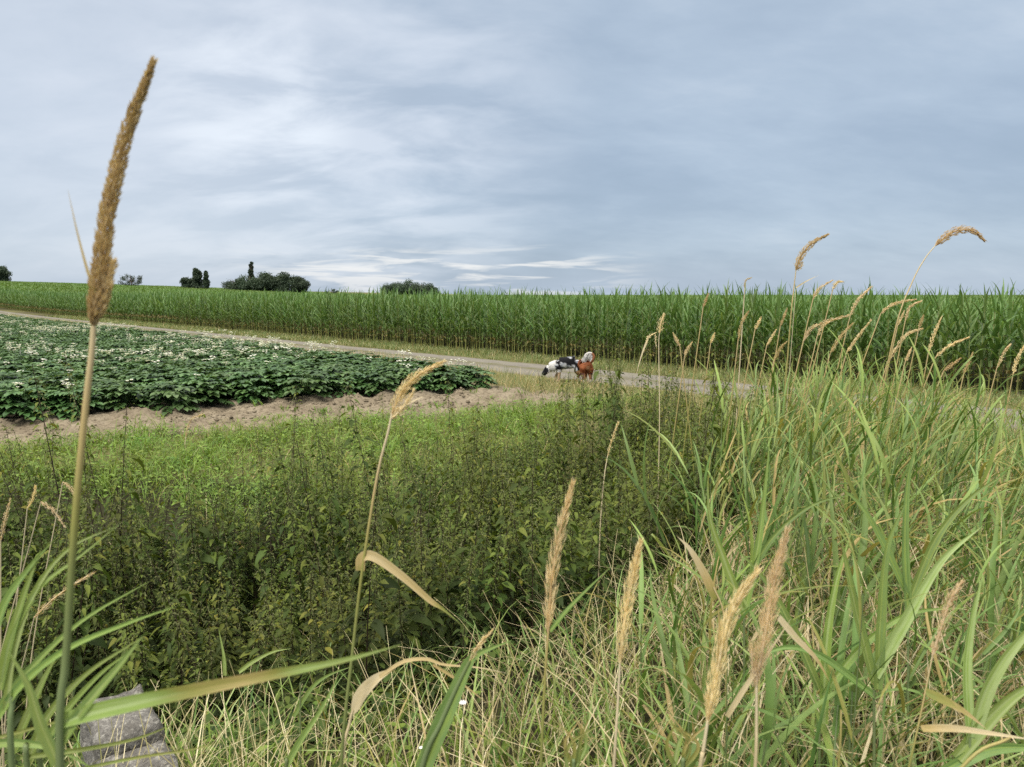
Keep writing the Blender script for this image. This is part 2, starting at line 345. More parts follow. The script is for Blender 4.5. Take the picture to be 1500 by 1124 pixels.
# ------------------------------------------------------------------ maize
def maize_template(seed, lod=0):
    rs.seed(seed); h = 1.95+.2*rs.rand(); st = Geo(); fo = Geo()
    t = np.linspace(0, 1, 5); bend = rs.normal(0, .03, 2)
    P = np.stack([bend[0]*t**2, bend[1]*t**2, h*.86*t], -1)
    st.join(tubes(P, .016-.010*t, 5 if lod == 0 else 3, rnd=rs.rand(), dry=np.array([.35, .1, 0, 0, 0])))
    k = 13 if lod == 0 else 9; f = np.linspace(.16, 1, k); a0 = rs.rand()*2*PI
    az = a0+PI*np.arange(k)+rs.normal(0, .35, k)
    base = np.stack([np.interp(f, t, P[:, 0]), np.interp(f, t, P[:, 1]), np.interp(f, t, P[:, 2])], -1)
    up = np.clip((f-.5)/.5, 0, 1)
    L = (.62+.22*np.sin(PI*f)-.12*up)*(1+.15*rs.normal(size=k)); th0 = R(32)-up*R(20)+rs.normal(0, .10, k); th1 = R(118)-up*R(92)+rs.normal(0, .3, k)
    dry = np.where(f < .3, np.where(rs.rand(k) < .45, .6+.4*rs.rand(k), .12), np.where(f < .42, .1*rs.rand(k), 0)); dtip = np.where(rs.rand(k) < .12, .35, 0)
    L = np.where(f < .3, L*.4, L); th1 = np.where(f < .3, R(165), th1)
    w = (.085-.035*up)*(1 if lod == 0 else 1.25)
    G, _, _ = blades(base, az, L, th0, th1, w, seg=6 if lod == 0 else 3, prof='blade', fold=.35 if lod == 0 else 0, power=1.3, daz=rs.normal(0, .5, k), dry=dry, drytip=dtip)
    fo.join(G)
    return st, fo
def build_maize():
    T = [maize_template(100+i) for i in range(6)]; T1 = [maize_template(200+i, 1) for i in range(4)]
    M = [(mesh_of('maize_stalk', a, STALK), mesh_of('maize_foliage', b, MAIZE)) for a, b in T]
    both = lambda a, b: Geo().join(a, 0).join(b, 1)
    B0 = [both(a, b) for a, b in T]; B1 = [both(a, b) for a, b in T1]
    rs.seed(5); n0 = 19.45
    protos = []
    # the front row, one thing per plant, from the near end of the field
    s = -9.5; cnt = 0; front = []
    while cnt < 300:
        n = n0+rs.normal(0, .05); x = s*S_[0]+n*N_[0]; y = s*S_[1]+n*N_[1]
        if y > 2 and abs(x) < .76*y+1.5:
            front.append((x, y)); cnt += 1
        s += .165+.03*rs.rand()
    send = s
    Z = zat([p[0] for p in front], [p[1] for p in front])
    for i, (x, y) in enumerate(front):
        k = i % 6
        if i < 6:
            r = empty('maize_plant'); tag(r, 'tall green maize plant in the front row of the maize field along the track', 'maize plant', 'maize plants of the front row')
            obj('stalk', M[k][0], r); obj('foliage', M[k][1], r); protos.append(r)
        else: r = copy_tree(protos[k])
        r.location = (x, y, Z[i]-.01); sc = .92+.27*rs.rand()+.05*float(fbm(x*.3, y*.3, 77))*2
        r.scale = (sc, sc, sc); r.rotation_euler = (rs.normal(0, .035), rs.normal(0, .035), rs.rand()*2*PI)
    # the rows behind
    pos = []
    for row in range(0, 7):
        ss = np.arange(-14 if row else send, 165, .18 if row < 3 else .24); ss = ss+rs.normal(0, .03, len(ss)); nn = n0+.72*row+rs.normal(0, .06, len(ss))
        pos.append(np.stack([ss*S_[0]+nn*N_[0], ss*S_[1]+nn*N_[1]], -1))
    pos = np.concatenate(pos); d = pos[:, 1]; keep = (d > 3) & (np.abs(pos[:, 0]) < .75*d+2); pos = pos[keep]
    near = pos[:, 1] < 34; z = zat(pos[:, 0], pos[:, 1]); P3 = np.column_stack([pos, z]); n = len(pos)
    rz = rs.rand(n)*2*PI; sc = .90+.27*rs.rand(n)+.1*fbm(pos[:, 0]*.3, pos[:, 1]*.3, 77); lean = rs.normal(0, .035, (n, 2))
    g = Geo()
    g.join(bake(B0, rs.randint(0, 6, near.sum()), P3[near], rz[near], sc[near], lean[near])); g.join(bake(B1, rs.randint(0, 4, (~near).sum()), P3[~near], rz[~near], sc[~near], lean[~near]))
    tag(obj('maize_crop', mesh_of('maize_crop', g, [STALK, MAIZE])), 'dense mass of green maize behind the front row', 'maize', kind='stuff')
    # the field on towards the rise, seen only as leaf tops
    m = 60000; yy = 12+420*rs.rand(m)**1.2; xx = (rs.rand(m)*1.62-.86)*yy; nn = ncoord(xx, yy); k = (nn > n0+4.5); xx, yy = xx[k], yy[k]
    z = zat(xx, yy); n = len(xx); g = Geo(); far = np.clip(yy/120, .35, 2.2)
    for j in range(5):
        b = np.stack([xx+rs.normal(0, .25*far), yy+rs.normal(0, .3*far), z+1.12+.33*sstep(60, 140, yy)+.25*rs.rand(n)+.12*fbm(xx*.2, yy*.2, 8)], -1)
        G, _, _ = blades(b, rs.rand(n)*2*PI, .55+.2*rs.rand(n)+.15*far, rs.rand(n)*.45, R(55)+rs.rand(n)*R(65), .07+.10*far, seg=2, prof='blade'); g.join(G)
    tag(obj('far_maize_crop', mesh_of('far_maize_crop', g, FARCROP)), 'light green maize tops rising over the far slope', 'maize', kind='stuff')
build_maize()

# ------------------------------------------------------------------ potatoes
def potato_template(seed, bloom):
    rs.seed(seed); g = Geo(); fl = Geo()
    for i in range(40):
        a = rs.rand()*2*PI; u = rs.rand()**.7; h = .50*(1-.75*u**2)*(.72+.28*rs.rand()); r = .34*u
        h *= .85+.3*rs.rand(); st = np.array([math.cos(a)*r*.55, math.sin(a)*r*.55, h*.86]); out = a+rs.normal(0, .4); n = 5
        L = .17+.06*rs.rand(); t = np.linspace(.3, 1, n); dip = .3+.9*u
        d = np.array([math.cos(out)*math.sin(1.0+dip*.3), math.sin(out)*math.sin(1.0+dip*.3), math.cos(1.0+dip*.3)])
        pts = st+np.outer(t*L, d)+np.outer(t**2, [0, 0, -.05*(1+u)])
        sd = rs.rand()
        for s in (-1, 1):
            G, _, _ = blades(pts[:-1], out+s*R(62)+rs.normal(0, .15, n-1), (.07+.03*t[:-1])*1.25, R(75)+.3*rs.rand(n-1), R(105)+.4*u+.3*rs.rand(n-1), rs.normal(.068, .008, n-1), seg=3, prof='leaf', fold=.25, rnd=np.clip(sd+rs.normal(0, .12, n-1), 0, 1)); g.join(G)
        G, _, _ = blades(pts[-1:], out, .135, R(75)+.3*u, R(125), .09, seg=4, prof='leaf', fold=.25, rnd=sd); g.join(G)
        G = tubes(np.array([[st*[.25, .25, .3], st, pts[2], pts[-1]]]), .004, 3); g.join(G)
    for b in range(bloom):
        a = rs.rand()*2*PI; r = .2*rs.rand(); top = np.array([math.cos(a)*r, math.sin(a)*r, .56+.10*rs.rand()])
        fl.join(tubes(np.array([[top*[.6, .6, .7], top-[0, 0, .03]]]), .003, 3, rnd=0., dry=.08), 1)
        for f in range(rs.randint(4, 8)):
            c = top+rs.normal(0, .036, 3)*[1, 1, .7]; az = np.arange(5)*2*PI/5+rs.rand()
            G, _, _ = blades(np.repeat(c[None], 5, 0), az, .029+.005*rs.rand(), R(38)+.3*rs.rand(), R(70), .028, seg=2, prof='leaf'); fl.join(G, 0)
            fl.join(spears(c[None]+[0, 0, .0], np.array([[0, 0, 1.]]), .011, .006, dry=np.array([.45])), 0)
    return g, (fl if bloom else None)
def build_potatoes():
    blooms = [0, 0, 1, 2, 0, 3]; T = [potato_template(300+i, b) for i, b in enumerate(blooms)]
    M = [(mesh_of('potato_foliage', a, POTATO), mesh_of('potato_blossom', b, [PETAL, POTATO]) if b else None) for a, b in T]
    rs.seed(6); pts = []
    for row in np.arange(0, 200):                     # ridges run along the track
        n = 11.15-.78*row
        ss = np.arange(-5, 130, .34)
        for s in ss:
            s = s+rs.normal(0, .05); nn = n+rs.normal(0, .07); x = s*S_[0]+nn*N_[0]; y = s*S_[1]+nn*N_[1]; m = mcoord(x, y)
            if y > 5 and y < 95 and x > -.74*y-1.2 and m > 15.45+.45*float(fbm(x*.6, y*.6, 44)): pts.append((x, y))
    pts = np.array(pts); o = np.argsort(np.hypot(pts[:, 0], pts[:, 1])); pts = pts[o]; z = zat(pts[:, 0], pts[:, 1])
    bl = fbm(pts[:, 0]*.25, pts[:, 1]*.25, 51)*1.6+sstep(16.5, 13, pts[:, 1])*.14+sstep(14, 20, pts[:, 1])*.03-.12*sstep(20, 28, pts[:, 1])-.22*sstep(35, 60, pts[:, 1])+(rs.rand(len(pts))-.5)*.5
    kind = np.where(bl > .36, 5, np.where(bl > .22, 3, np.where(bl > -.02, 2, rs.choice([0, 1, 4], len(pts)))))
    protos = {}
    for i in range(300):
        k = int(kind[i])
        if k not in protos:
            r = empty('potato_plant'); f = 'in white flower' if M[k][1] else 'without flowers'
            tag(r, f'bushy dark green potato plant {f} near the bare earth edge of its field', 'potato plant', 'potato plants '+f)
            obj('foliage', M[k][0], r)
            if M[k][1]: obj('blossom', M[k][1], r)
            protos[k] = r
        else: r = copy_tree(protos[k])
        sc = .82+.42*rs.rand(); r.location = (*pts[i], z[i]-.02); r.scale = (sc*1.1, sc*1.1, sc); r.rotation_euler = (rs.normal(0, .06), rs.normal(0, .06), rs.rand()*2*PI)
    P3 = np.column_stack([pts, z-.02])[300:]; n = len(P3); g = Geo()
    B = []
    for a, b in T:
        G = Geo().join(a, 0)
        if b: G.join(b, 1)
        B.append(G)
    g = bake(B, kind[300:], P3, rs.rand(n)*2*PI, .95+.3*rs.rand(n))
    tag(obj('potato_crop', mesh_of('potato_crop', g, [POTATO, PETAL])), 'dense dark green potato crop dotted with white blossom', 'potatoes', kind='stuff')
build_potatoes()

# ------------------------------------------------------------------ nettles in the ditch
def nettle_template(seed, ls):
    rs.seed(seed); h = 1.0+.25*rs.rand(); st = Geo(); fo = Geo(); t = np.linspace(0, 1, 6); b = rs.normal(0, .07, 2)
    P = np.stack([b[0]*t**1.6, b[1]*t**1.6, h*t], -1); st.join(tubes(P, .0045-.003*t, 4))
    k = 19; f = np.linspace(.28, .99, k); base = np.stack([np.interp(f, t, P[:, j]) for j in range(3)], -1)
    for s in range(2):
        az = np.arange(k)*PI/2+s*PI+rs.normal(0, .25, k); L = (.088*np.sin(PI*np.clip(f*.8+.15, 0, 1))+.012)*ls*(1+.25*rs.normal(size=k))
        pet = base+np.stack([np.cos(az), np.sin(az), .35+0*az], -1)*(L*.35)[:, None]
        dry = np.where(rs.rand(k) < .03, .12+.25*rs.rand(k), 0)
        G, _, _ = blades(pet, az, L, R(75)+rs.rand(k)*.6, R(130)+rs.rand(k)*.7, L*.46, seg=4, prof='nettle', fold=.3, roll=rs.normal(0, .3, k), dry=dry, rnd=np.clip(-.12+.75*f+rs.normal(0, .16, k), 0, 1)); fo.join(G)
        for q in range(2):                                   # small leaves of the side shoots
            az2 = az+rs.normal(0, .7, k); c = base+np.stack([np.cos(az2), np.sin(az2), .4+.6*rs.rand(k)], -1)*(.02+.035*rs.rand(k))[:, None]
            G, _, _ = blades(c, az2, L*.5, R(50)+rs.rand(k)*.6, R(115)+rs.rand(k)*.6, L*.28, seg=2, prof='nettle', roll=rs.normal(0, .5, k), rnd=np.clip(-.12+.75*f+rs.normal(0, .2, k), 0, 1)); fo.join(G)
    kk = np.where((f > .5) & (f < .96))[0]; ta = Geo()
    for i in kk:
        for s in range(3):
            a = rs.rand()*2*PI; n = 7; l = .035+.03*rs.rand(); u = np.linspace(0, 1, n)
            p = base[i]+np.stack([math.cos(a)*l*.6*u, math.sin(a)*l*.6*u, -.8*l*u**2+.01*u], -1)
            ta.join(spears(p, rs.normal(size=(n, 3))*.5+[math.cos(a), math.sin(a), -1], .012, .007))
    return st, fo, ta
def thin(pts, gap):
    out = []; cell = {}
    for p in pts:
        c = (int(p[0]//gap), int(p[1]//gap))
        if c in cell: continue
        cell[c] = 1; out.append(p)
    return np.array(out)
def build_nettles():
    T = [nettle_template(400+i, (.7, .95, 1.15, .8, 1.05, .6)[i]) for i in range(6)]
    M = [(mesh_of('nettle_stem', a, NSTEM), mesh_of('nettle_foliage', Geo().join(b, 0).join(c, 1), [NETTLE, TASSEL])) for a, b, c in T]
    rs.seed(8); m = 12000; x = -9+14*rs.rand(m); y = 3+12*rs.rand(m); dd = ditch_dist(x, y)
    dens = sstep(2.1, .9, dd+.9*fbm(x*.8, y*.8, 61))*sstep(3.4, 4.0, y+.12*x)*(x > -.73*y-.5)*sstep(13.5, 10.5, y)
    dens *= .62+.38*sstep(-.16, -.02, fbm(x*1.5, y*1.5, 64))
    dens *= 1-.95*np.exp(-((x+1.1)/.28)**2-((y-7.2)/1.3)**2)
    dens *= 1-.9*np.exp(-((x-.0)/.5)**2-((y-4.2)/.45)**2)
    dens *= np.where(y > 9, sstep(1.15, .6, dd+.5*fbm(x*.8, y*.8, 62)), 1)
    dens = np.maximum(dens, .055*sstep(2.9, 1.6, dd)*sstep(5.2, 5.8, y)*sstep(12.8, 11, y)*(x < 2.6))
    k = rs.rand(m) < dens*.95; pts = thin(np.column_stack([x, y])[k], .122)
    pts = pts[np.argsort(np.hypot(pts[:, 0], pts[:, 1]))]; z = zat(pts[:, 0], pts[:, 1]); protos = []
    sc = .85+.35*rs.rand(len(pts))+.5*fbm(pts[:, 0]*.8, pts[:, 1]*.8, 66)+.25*(rs.rand(len(pts)) < .12); sc *= np.where(ditch_dist(pts[:, 0], pts[:, 1]) > 1.5, .75, 1)
    hz = .78+.5*rs.rand(len(pts))**1.6+.9*np.clip(fbm(pts[:, 0]*1.7, pts[:, 1]*1.7, 67), -.12, .3)
    n = min(300, len(pts))
    for i in range(n):
        k = i % 6
        if i < 6:
            r = empty('nettle_plant'); tag(r, 'tall stinging nettle with dark stem and drooping leaves among the ditch nettles', 'nettle', 'stinging nettles in the ditch')
            obj('stem', M[k][0], r); obj('foliage', M[k][1], r); protos.append(r)
        else: r = copy_tree(protos[k])
        r.location = (*pts[i], z[i]-.02); r.scale = (sc[i]*.95, sc[i]*.95, sc[i]*hz[i]); r.rotation_euler = (rs.normal(0, .10), rs.normal(0, .10), rs.rand()*2*PI)
    if len(pts) > n:
        B = [Geo().join(a, 0).join(b, 1).join(c, 2) for a, b, c in T]; q = len(pts)-n
        g = bake(B, rs.randint(0, 6, q), np.column_stack([pts, z-.02])[n:], rs.rand(q)*2*PI, sc[n:], rs.normal(0, .08, (q, 2)), hz[n:])
        tag(obj('nettle_undergrowth', mesh_of('nettle_undergrowth', g, [NSTEM, NETTLE, TASSEL])), 'dense bed of nettles further along the ditch', 'nettles', kind='stuff')
build_nettles()

# ------------------------------------------------------------------ reeds on the bank
def reed_template(seed, dryness=.12):
    rs.seed(seed); h = .95+.35*rs.rand(); st = Geo(); fo = Geo(); t = np.linspace(0, 1, 6); b = rs.normal(0, .10, 2)
    P = np.stack([b[0]*t**1.7, b[1]*t**1.7, h*t], -1); st.join(tubes(P, .0038-.0022*t, 5, dry=np.array([.5, .2, .05, 0, 0, 0])*(.5+rs.rand())))
    k = 9; f = np.linspace(.12, 1, k); base = np.stack([np.interp(f, t, P[:, j]) for j in range(3)], -1)
    az = np.where(rs.rand(k) < .62, rs.normal(0, .75, k), rs.rand(k)*2*PI); up = f
    L = (.34+.14*np.sin(PI*f))*(1+.18*rs.normal(size=k)); th0 = R(30)-R(14)*up+rs.normal(0, .1, k); th1 = R(104)-R(26)*up+rs.normal(0, .55, k)
    d = np.where(f < .35, .45+.55*rs.rand(k), np.where(rs.rand(k) < dryness, .15+.5*rs.rand(k), 0)); tip = np.where(rs.rand(k) < .25, .5*rs.rand(k), 0)
    G, _, _ = blades(base, az, L, th0, th1, .012+.011*rs.rand(k), seg=7, prof='grass', fold=.35, power=1.5, daz=rs.normal(0, .5, k), roll=rs.normal(0, .3, k), dry=d, drytip=tip); fo.join(G)
    return st, fo
def bank_left(y): return .02+.30*(y-2.3)+.35*fbm(y*.9, 0*y, 71)
def build_reeds():
    T = [reed_template(500+i, .09+.35*(i % 4 == 3)) for i in range(10)]
    M = [(mesh_of('reed_stem', a, RSTEM), mesh_of('reed_foliage', b, REED)) for a, b in T]
    rs.seed(9); m = 14000; y = 1.5+10.5*rs.rand(m)**1.1; x = -.6+9*rs.rand(m); n = ncoord(x, y)
    dens = sstep(.0, .9, x-bank_left(y)-.25)*(x < .72*y+.5)*sstep(12.2, 9.8, y)*sstep(10.2, 7.9, n)
    dens *= .35+.65*sstep(-.12, .1, fbm(x*.9, y*.9, 73)); dens *= np.where(y < 3.0, .55, 1)
    k = rs.rand(m) < dens*.8; pts = thin(np.column_stack([x, y])[k], .15)
    pts = pts[np.argsort(np.hypot(pts[:, 0], pts[:, 1]))]; z = zat(pts[:, 0], pts[:, 1]); protos = []
    n = ncoord(pts[:, 0], pts[:, 1])
    sc = (.88+.3*rs.rand(len(pts))+.3*fbm(pts[:, 0]*.7, pts[:, 1]*.7, 76))*(1-.27*sstep(5.0, 9.0, n)*sstep(.35, .62, pts[:, 0]/pts[:, 1])); sc *= (.62+.38*sstep(1.4, 4.6, pts[:, 1]))*(1-.05*sstep(4.5, 7.5, pts[:, 1]))
    c = min(300, len(pts))
    for i in range(c):
        k = i % 10
        if i < 10:
            r = empty('reed_plant'); tag(r, 'leafy blue green reed among the reeds crowding the bank beside the ditch', 'reed', 'reeds on the bank')
            obj('stem', M[k][0], r); obj('foliage', M[k][1], r); protos.append(r)
        else: r = copy_tree(protos[k])
        r.location = (*pts[i], z[i]-.02); r.scale = (sc[i],)*3; r.rotation_euler = (rs.normal(0, .2), .12+rs.normal(0, .22), rs.normal(0, .8))
    if len(pts) > c:
        q = len(pts)-c; B = [Geo().join(a, 0).join(b, 1) for a, b in T]
        g = bake(B, rs.randint(0, 10, q), np.column_stack([pts, z-.02])[c:], rs.normal(0, .8, q), sc[c:], rs.normal(0, .22, (q, 2))+[.12, 0])
        tag(obj('reed_undergrowth', mesh_of('reed_undergrowth', g, [RSTEM, REED])), 'thick stand of green reeds further along the bank', 'reeds', kind='stuff')
build_reeds()
def build_broad_reeds():
    T = []
    for i in range(5):
        rs.seed(560+i); h = .62+.2*rs.rand(); t = np.linspace(0, 1, 5); P = np.stack([.06*t**2, .03*rs.normal()*t**2, h*t], -1); k = 7; f = np.linspace(.15, 1, k)
        st = tubes(P, .0055-.003*t, 6, rnd=.4); base = np.stack([np.interp(f, t, P[:, j]) for j in range(3)], -1)
        G, _, _ = blades(base, np.where(rs.rand(k) < .6, rs.normal(0, .8, k), rs.rand(k)*2*PI), .5+.16*rs.rand(k), R(28)-R(14)*f+rs.normal(0, .1, k), R(80)-R(20)*f+rs.normal(0, .45, k), .022+.011*rs.rand(k), seg=10, prof='blade', fold=.45, power=1.5, daz=rs.normal(0, .4, k), rnd=.15+.6*rs.rand(k), dry=np.where(rs.rand(k) < .14, .3+.6*rs.rand(k), 0), drytip=np.where(rs.rand(k) < .35, .7*rs.rand(k), 0))
        T.append((mesh_of('reed_stem', st, RSTEM), mesh_of('broad_reed_foliage', G, REED)))
    rs.seed(57); n = 0; pro = {}; used = []
    while n < 46:
        y = 1.7+2.9*rs.rand()**1.2; x = lat(900+640*rs.rand()**.75, y)
        if x < .35+float(bank_left(np.array(y))) or any((x-a)**2+(y-b)**2 < .025 for a, b in used): continue
        used.append((x, y)); k = n % 5
        if n < 5:
            r = empty('reed_plant'); tag(r, 'broad leaved reed among the near reeds on the bank', 'reed', 'broad leaved reeds on the near bank'); obj('stem', T[k][0], r); obj('foliage', T[k][1], r); pro[k] = r
        else: r = copy_tree(pro[k])
        sc = .75+.35*rs.rand(); r.location = (x, y, float(zat(x, y))-.02); r.scale = (sc, sc, sc*(.7+.3*float(sstep(1.6, 3.2, y)))); r.rotation_euler = (rs.normal(0, .12), .1+rs.normal(0, .12), rs.normal(0, .9)); n += 1
build_broad_reeds()

# ------------------------------------------------------------------ grasses that nobody could count
def scatter(n, fn, box, seed):
    rs.seed(seed); x = box[0]+(box[1]-box[0])*rs.rand(n); y = box[2]+(box[3]-box[2])*rs.rand(n); k = rs.rand(n) < fn(x, y); x, y = x[k], y[k]
    return np.column_stack([x, y, zat(x, y)-.01])
def tufted(p, sd): return p+np.column_stack([rs.normal(0, sd, (len(p), 2)), np.zeros(len(p))])
def build_grass():
    # dry tangle on the bank's ditch side and at its foot
    def f(x, y):
        e = x-bank_left(y); return np.clip(sstep(-.75, -.1, e)*sstep(1.9, .5, e)+.8*sstep(0, 1, e), 0, 1)*(x < .72*y+.4)*sstep(12, 9, y)*np.clip(3.2/y, .25, 1)
    p = scatter(17000, f, (-1.6, 8, 1.5, 12), 21); n = len(p)
    G, P, T = blades(p, rs.rand(n)*2*PI, .35+.45*rs.rand(n)+.35*rs.rand(n)*sstep(.2, 1.2, p[:, 0]-bank_left(p[:, 1])), rs.rand(n)*.5, R(35)+rs.rand(n)*R(75), .0035+.0035*rs.rand(n), seg=4, prof='straw', daz=rs.normal(0, .5, n))
    g = Geo().join(G)
    k = rs.rand(n) < .16; e = P[k][:, -1]; d = P[k][:, -1]-P[k][:, -2]
    for j in range(8):
        g.join(spears(e-d*(.10*j)*1.2, d/np.linalg.norm(d, axis=1, keepdims=True)+rs.normal(0, .35, d.shape), .014, .004))
    tag(obj('dry_grass', mesh_of('dry_grass', g, STRAW)), 'tangle of pale dry grass on the bank', 'dry grass', kind='stuff')
    # fine green grass mixed in the bank
    def f2(x, y):
        e = x-bank_left(y); return sstep(-.7, .3, e)*(x < .72*y+.4)*sstep(13, 9, y)*np.clip(3.2/y, .3, 1)*(1-.6*sstep(9.5, 11, ncoord(x, y)))
    p = tufted(scatter(22000, f2, (-1.2, 9, 1.4, 13), 22), .03); n = len(p)
    G, _, _ = blades(p, rs.rand(n)*2*PI, .3+.45*rs.rand(n), rs.rand(n)*.4, R(40)+rs.rand(n)*R(75), .008+.009*rs.rand(n), seg=5, prof='grass', fold=.3, daz=rs.normal(0, .5, n), dry=np.where(rs.rand(n) < .25, rs.rand(n)*.8, 0), drytip=np.where(rs.rand(n) < .3, .6, 0))
    tag(obj('bank_grass', mesh_of('bank_grass', G, REED)), 'green grass mixed through the bank', 'grass', kind='stuff')
    # fresh green grass and weeds between ditch and field
    def f3(x, y):
        m = mcoord(x, y); n = ncoord(x, y); return sstep(1.1, 2.0, ditch_dist(x, y))*sstep(13.3, 12.6, m+1.3*fbm(x*.9, y*.9, 81))*sstep(6.0, 7.2, y+.28*x)*sstep(12.9, 12.2, n)*(x > -.72*y-.4)*(x < 3.4)*(.45+.55*sstep(-.1, .1, fbm(x*1.2, y*1.2, 82)))
    p = tufted(scatter(52000, f3, (-10, 4, 5.5, 17), 23), .04); n = len(p)
    hgt = .16+.16*rs.rand(n)+.2*np.clip(fbm(p[:, 0]*.9, p[:, 1]*.9, 83), -.1, .4)
    G, _, _ = blades(p, rs.rand(n)*2*PI, hgt*1.25, rs.rand(n)*.5, R(60)+rs.rand(n)*R(70), .008+.008*rs.rand(n), seg=3, prof='grass', dry=np.where(rs.rand(n) < .05, rs.rand(n)*.8, 0))
    g = Geo().join(G)
    q = scatter(420, f3, (-10, 4, 5.5, 17), 33); q = np.repeat(q, 30, 0)+np.column_stack([rs.normal(0, .07, (len(q)*30, 2)), np.zeros(len(q)*30)]); n = len(q)
    G, _, _ = blades(q, rs.rand(n)*2*PI, .3+.3*rs.rand(n), rs.rand(n)*.4, R(70)+rs.rand(n)*R(70), .008+.006*rs.rand(n), seg=4, prof='grass', rnd=np.repeat(rs.rand(n//30), 30)*.6, dry=np.where(rs.rand(n) < .06, rs.rand(n), 0)); g.join(G)
    def fs(x, y): return sstep(12.3, 12.9, mcoord(x, y))*sstep(15.2, 14.2, mcoord(x, y))*sstep(12.9, 12.2, ncoord(x, y))*(x > -.72*y-.4)*(y > 6)*sstep(.02, .2, fbm(x*1.3, y*1.3, 88))
    q = scatter(2600, fs, (-12, 3, 6, 19), 34); q = np.repeat(q, 12, 0)+np.column_stack([rs.normal(0, .06, (len(q)*12, 2)), np.zeros(len(q)*12)]); n = len(q)
    G, _, _ = blades(q, rs.rand(n)*2*PI, .08+.16*rs.rand(n), rs.rand(n)*.5, R(60)+rs.rand(n)*R(60), .012+.012*rs.rand(n), seg=3, prof='leaf', rnd=np.repeat(rs.rand(n//12), 12)*.6); g.join(G)
    p = scatter(9000, f3, (-10, 2, 5.5, 16), 24); n = len(p)
    for j in range(3):
        b = p+np.column_stack([rs.normal(0, .03, (n, 2)), .04+.16*rs.rand(n)])
        G, _, _ = blades(b, rs.rand(n)*2*PI, .05+.05*rs.rand(n), R(50)+rs.rand(n)*.5, R(95)+rs.rand(n)*.5, .03+.025*rs.rand(n), seg=3, prof='leaf', fold=.2); g.join(G)
    tag(obj('field_edge_grass', mesh_of('field_edge_grass', g, GRASS)), 'bright green grass and weeds between ditch and potato field', 'grass', kind='stuff')
    # both verges of the track
    g = Geo()
    for seed, lo, hi, cnt, hh in ((25, 16.9, 19.6, 78000, .20), (26, 11.3, 14.6, 74000, .24)):
        rs.seed(seed); s = -14+100*rs.rand(cnt)**1.5; q = lo+(hi-lo)*rs.rand(cnt); x = s*S_[0]+q*N_[0]; y = s*S_[1]+q*N_[1]
        k = (y > 3) & (np.abs(x) < .74*y+1) & (rs.rand(cnt) < .4+.6*sstep(-.1, .12, fbm(x*1.1, y*1.1, 91)))
        if hi < 15: k &= (rs.rand(cnt) < sstep(14.5, 14.0, q+.3*fbm(x, y, 92)))
        x, y = x[k], y[k]; n = len(x); p = np.column_stack([x, y, zat(x, y)-.01])
        L = hh*(.6+.8*rs.rand(n))*(1+1.2*np.clip(fbm(x*.8, y*.8, 93), -.2, .5)); W = (.006+.006*rs.rand(n))*np.clip(y/18, .8, 3)
        if hi < 15: L *= 1.05+.4*sstep(15, 20, s[k])+.40*np.exp(-((s[k]-12.4)/1.8)**2)
        G, _, _ = blades(p, rs.rand(n)*2*PI, L, rs.rand(n)*.5, R(40)+rs.rand(n)*R(70), W, seg=3, prof='grass', dry=np.where(rs.rand(n) < (.45 if hi < 15 else .13), .4+.6*rs.rand(n), 0)); g.join(G)
    tag(obj('verge_grass', mesh_of('verge_grass', g, VERGE)), 'low tan and green grass along both edges of the track', 'grass', kind='stuff')
    # tall tan clump on the bank, where it meets the track
    rs.seed(27); n = 1500; c = np.array([lat(1090, 9.3), 9.3]); a = rs.rand(n)*2*PI; r = .55*np.sqrt(rs.rand(n))
    x = c[0]+r*np.cos(a); y = c[1]+r*np.sin(a); p = np.column_stack([x, y, zat(x, y)])
    G, P, T = blades(p, rs.normal(.1, .9, n), .9+.45*rs.rand(n), rs.rand(n)*.28, R(20)+rs.rand(n)*R(30), .005, seg=4, prof='straw')
    g = Geo().join(G); e = P[:, -1]; d = P[:, -1]-P[:, -2]
    for j in range(4): g.join(spears(e-d*.12*j, d+rs.normal(0, .05, d.shape), .03, .006))
    o = obj('straw_tuft', mesh_of('straw_tuft', g, STRAW)); tag(o, 'feathery tan tuft of dry grass where the bank meets the track', 'grass tuft')
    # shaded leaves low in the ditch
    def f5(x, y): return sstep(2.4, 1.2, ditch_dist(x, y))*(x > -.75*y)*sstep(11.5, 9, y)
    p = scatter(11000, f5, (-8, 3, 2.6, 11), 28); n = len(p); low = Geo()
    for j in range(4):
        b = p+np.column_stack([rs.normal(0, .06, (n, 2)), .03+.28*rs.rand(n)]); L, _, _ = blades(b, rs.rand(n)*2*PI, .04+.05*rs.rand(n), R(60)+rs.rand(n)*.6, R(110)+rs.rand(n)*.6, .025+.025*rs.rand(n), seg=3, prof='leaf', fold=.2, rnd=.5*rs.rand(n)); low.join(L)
    tag(obj('ditch_weeds', mesh_of('ditch_weeds', low, NETTLE)), 'low leafy weeds under the nettles in the ditch', 'weeds', kind='stuff')
    G, _, _ = blades(p, rs.rand(n)*2*PI, .35+.35*rs.rand(n), rs.rand(n)*.4, R(60)+rs.rand(n)*R(70), .009+.006*rs.rand(n), seg=5, prof='grass', daz=rs.normal(0, .4, n), dry=np.where(rs.rand(n) < .3, rs.rand(n), 0))
    tag(obj('ditch_grass', mesh_of('ditch_grass', G, REED)), 'loose grass low in the ditch', 'grass', kind='stuff')
    def f6(x, y): return np.exp(-((y-2.75)/.55)**2)*sstep(.6, -.3, x-.1)*(x > -2.6)
    p = scatter(1500, f6, (-2.6, .8, 1.5, 4.2), 29); n = len(p)
    G, P, T = blades(p, rs.rand(n)*2*PI, .25+.4*rs.rand(n), rs.rand(n)*.4, R(30)+rs.rand(n)*R(60), .0032+.002*rs.rand(n), seg=4, prof='straw'); g = Geo().join(G)
